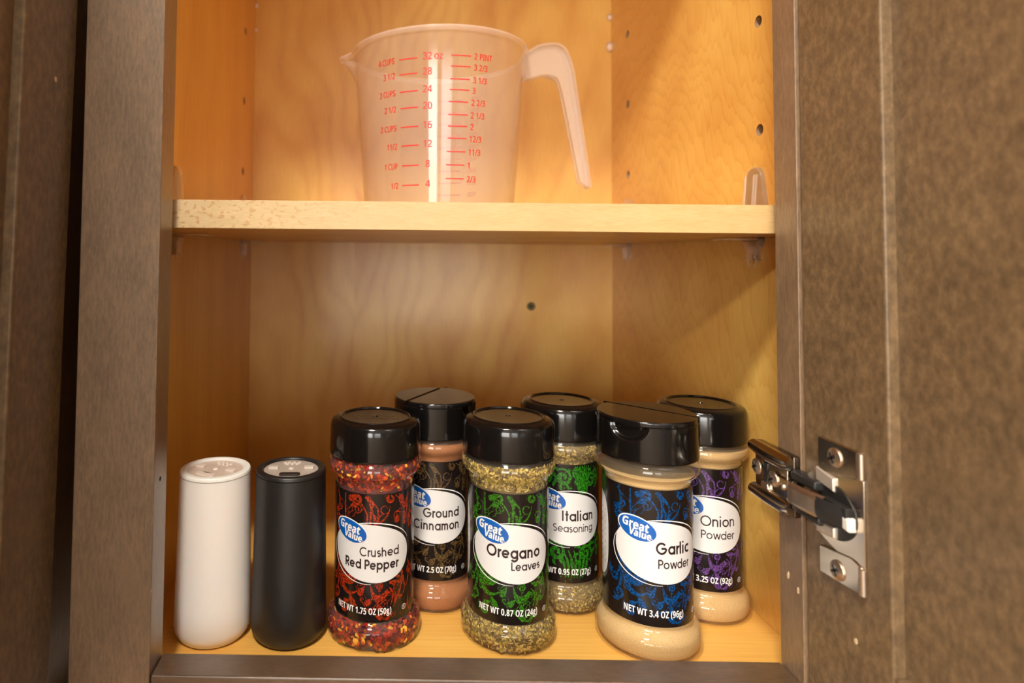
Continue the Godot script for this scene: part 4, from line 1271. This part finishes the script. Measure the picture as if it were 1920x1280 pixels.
func room() -> void:
	slab("floor", Vector3(RX0, RFL - 0.1, ZB - 0.02), Vector3(RX1, RFL, RZ1), M.floor)
	slab("ceiling", Vector3(RX0 - 0.1, CEIL, ZB - 0.12), Vector3(RX1 + 0.1, CEIL + 0.1, RZ1 + 0.1), M.ceiling)
	slab("wall_back", Vector3(RX0, RFL, ZB - 0.12), Vector3(RX1, CEIL, ZB - 0.02), M.plaster)
	slab("wall_left", Vector3(RX0 - 0.1, RFL, ZB - 0.12), Vector3(RX0, CEIL, RZ1), M.plaster)
	slab("wall_right", Vector3(RX1, RFL, ZB - 0.12), Vector3(RX1 + 0.1, CEIL, RZ1), M.dark_paint)
	# far wall with two tall windows
	var xs := [RX0, WIN[0][0], WIN[0][1], WIN[1][0], WIN[1][1], RX1]
	var wm := MB.new()
	for i in [0, 2, 4]: wm.box(Vector3((xs[i] + xs[i + 1]) * 0.5, (RFL + CEIL) * 0.5, RZ1 + 0.05), Vector3(xs[i + 1] - xs[i], CEIL - RFL, 0.1))
	for w in WIN:
		for y in [[RFL, w[2]], [w[3], CEIL]]: wm.box(Vector3((w[0] + w[1]) * 0.5, (y[0] + y[1]) * 0.5, RZ1 + 0.05), Vector3(w[1] - w[0], y[1] - y[0], 0.1))
	struct("wall_front", wm.commit(M.plaster))
	var k := 0
	for w in WIN:
		k += 1
		var mb := MB.new()
		for x in [w[0] + 0.02, w[1] - 0.02]: mb.box(Vector3(x, (w[2] + w[3]) * 0.5, RZ1 + 0.05), Vector3(0.04, w[3] - w[2], 0.06))
		for y in [w[2] + 0.02, (w[2] + w[3]) * 0.5, w[3] - 0.02]: mb.box(Vector3((w[0] + w[1]) * 0.5, y, RZ1 + 0.05), Vector3(w[1] - w[0], 0.04, 0.05))
		var fr := struct("window_%d" % k, mb.commit(M.trim))
		var gl := MB.new()
		gl.box(Vector3((w[0] + w[1]) * 0.5, (w[2] + w[3]) * 0.5, RZ1 + 0.05), Vector3(w[1] - w[0] - 0.04, w[3] - w[2] - 0.04, 0.006))
		obj("pane", gl.commit(clear(Color.WHITE, 0.03, 0.02)), fr)

const LAMP := Color(1.0, 0.975, 0.93)
func downlight(label: String, at: Vector3, e: float, col: Color) -> void:
	var t := thing("ceiling_lamp", label, "lamp", at, 0.0, "recessed ceiling lamps")
	var mb := MB.new()
	mb.lathe(rnd([[0.080, 0.0, 0], [0.096, -0.003, 0.002], [0.102, 0.0, 0.001]].map(func(p): return [p[0], p[1], p[2]])), 32)
	obj("trim_ring", mb.commit(M.trim), t)
	var gb := MB.new()
	gb.lathe([Vector2(0.0, -0.0012), Vector2(0.079, -0.001), Vector2(0.079, 0.0)], 32)
	var gm := mat(Color.WHITE, 0.5)
	gm.emission_enabled = true; gm.emission = col; gm.emission_energy_multiplier = 6.0
	obj("diffuser", gb.commit(gm), t)
	var l := SpotLight3D.new()
	l.name = "lamp_light"
	l.light_color = col; l.light_energy = e; l.light_size = 0.075; l.spot_angle = 80.0; l.spot_angle_attenuation = 0.6; l.spot_range = 8.0; l.spot_attenuation = 2.0
	l.shadow_enabled = true
	l.rotation.x = -PI / 2
	l.position = Vector3(0, -0.012, 0)
	t.add_child(l)

const WIN := [[-1.30, -0.30, -0.32, 0.78, 4.0], [-0.06, 0.62, -0.32, 0.78, 1.3]]   # left, right, sill, head, brightness

func _ready() -> void:
	# camera
	var cam := Camera3D.new()
	cam.name = "camera"
	cam.near = 0.05; cam.far = 50.0
	cam.projection = Camera3D.PROJECTION_FRUSTUM
	cam.size = cam.near * 1280.0 / F_PX
	cam.frustum_offset = Vector2(960.0 - PP.x, PP.y - 640.0) / F_PX * cam.near
	cam.transform = Transform3D(Basis.from_euler(Vector3(0.0391, 0.0071, 0.0101)), Vector3(0.00393, 0.20727, 0.31439))
	add_child(cam)
	cam.current = true
	var at := CameraAttributesPhysical.new()
	at.frustum_near = 0.05; at.frustum_far = 50.0
	at.frustum_focus_distance = 0.345; at.frustum_focal_length = 35.0; at.exposure_aperture = 11.0
	# sky outside the windows, exposure
	var we := WorldEnvironment.new()
	we.name = "environment"
	var e := Environment.new()
	e.background_mode = Environment.BG_SKY
	var sky := Sky.new()
	var ps := ProceduralSkyMaterial.new()
	ps.sky_top_color = srgb(150, 182, 222); ps.sky_horizon_color = srgb(226, 230, 232)
	ps.ground_bottom_color = srgb(120, 116, 108); ps.ground_horizon_color = srgb(196, 196, 190)
	ps.sky_energy_multiplier = 2.2; ps.ground_energy_multiplier = 2.0
	sky.sky_material = ps
	e.sky = sky
	e.tonemap_mode = Environment.TONE_MAPPER_LINEAR
	e.tonemap_exposure = 1.06
	e.sdfgi_enabled = true; e.ssao_enabled = true; e.ssil_enabled = true
	we.environment = e
	we.camera_attributes = at
	add_child(we)
	# daylight through the two windows
	for w in WIN:
		var l := AreaLight3D.new()
		l.name = "window_daylight"
		l.area_size = Vector2(w[1] - w[0], w[3] - w[2])
		l.light_color = Color(1.0, 0.98, 0.95); l.light_energy = w[4] * (w[1] - w[0])
		l.position = Vector3((w[0] + w[1]) * 0.5, (w[2] + w[3]) * 0.5, RZ1 - 0.01)   # shines towards -z
		l.shadow_enabled = true
		add_child(l)
	make_materials()
	room()
	# warm recessed lamps
	downlight("recessed round ceiling lamp just in front of the open cabinet", Vector3(-0.12, CEIL, 0.54), 1.9, LAMP)
	downlight("recessed round ceiling lamp over the left part of the room", Vector3(-0.85, CEIL, 1.5), 4.8, LAMP)
	cabinet()
	shelf()
	jars()
	shaker("tall white shaker with a pale pouring disc, beside the left stile", Vector3(-0.0905, 0, -0.0428), -0.35, M.white_shaker, M.white_clear, M.white_tab, 0.0890)
	shaker("tall black shaker with a grey pouring disc, between white shaker and pepper jar", Vector3(-0.0483, 0, -0.0428), 0.06, M.black_shaker, M.grey_top, M.grey_tab, 0.0897)
	measuring_cup()
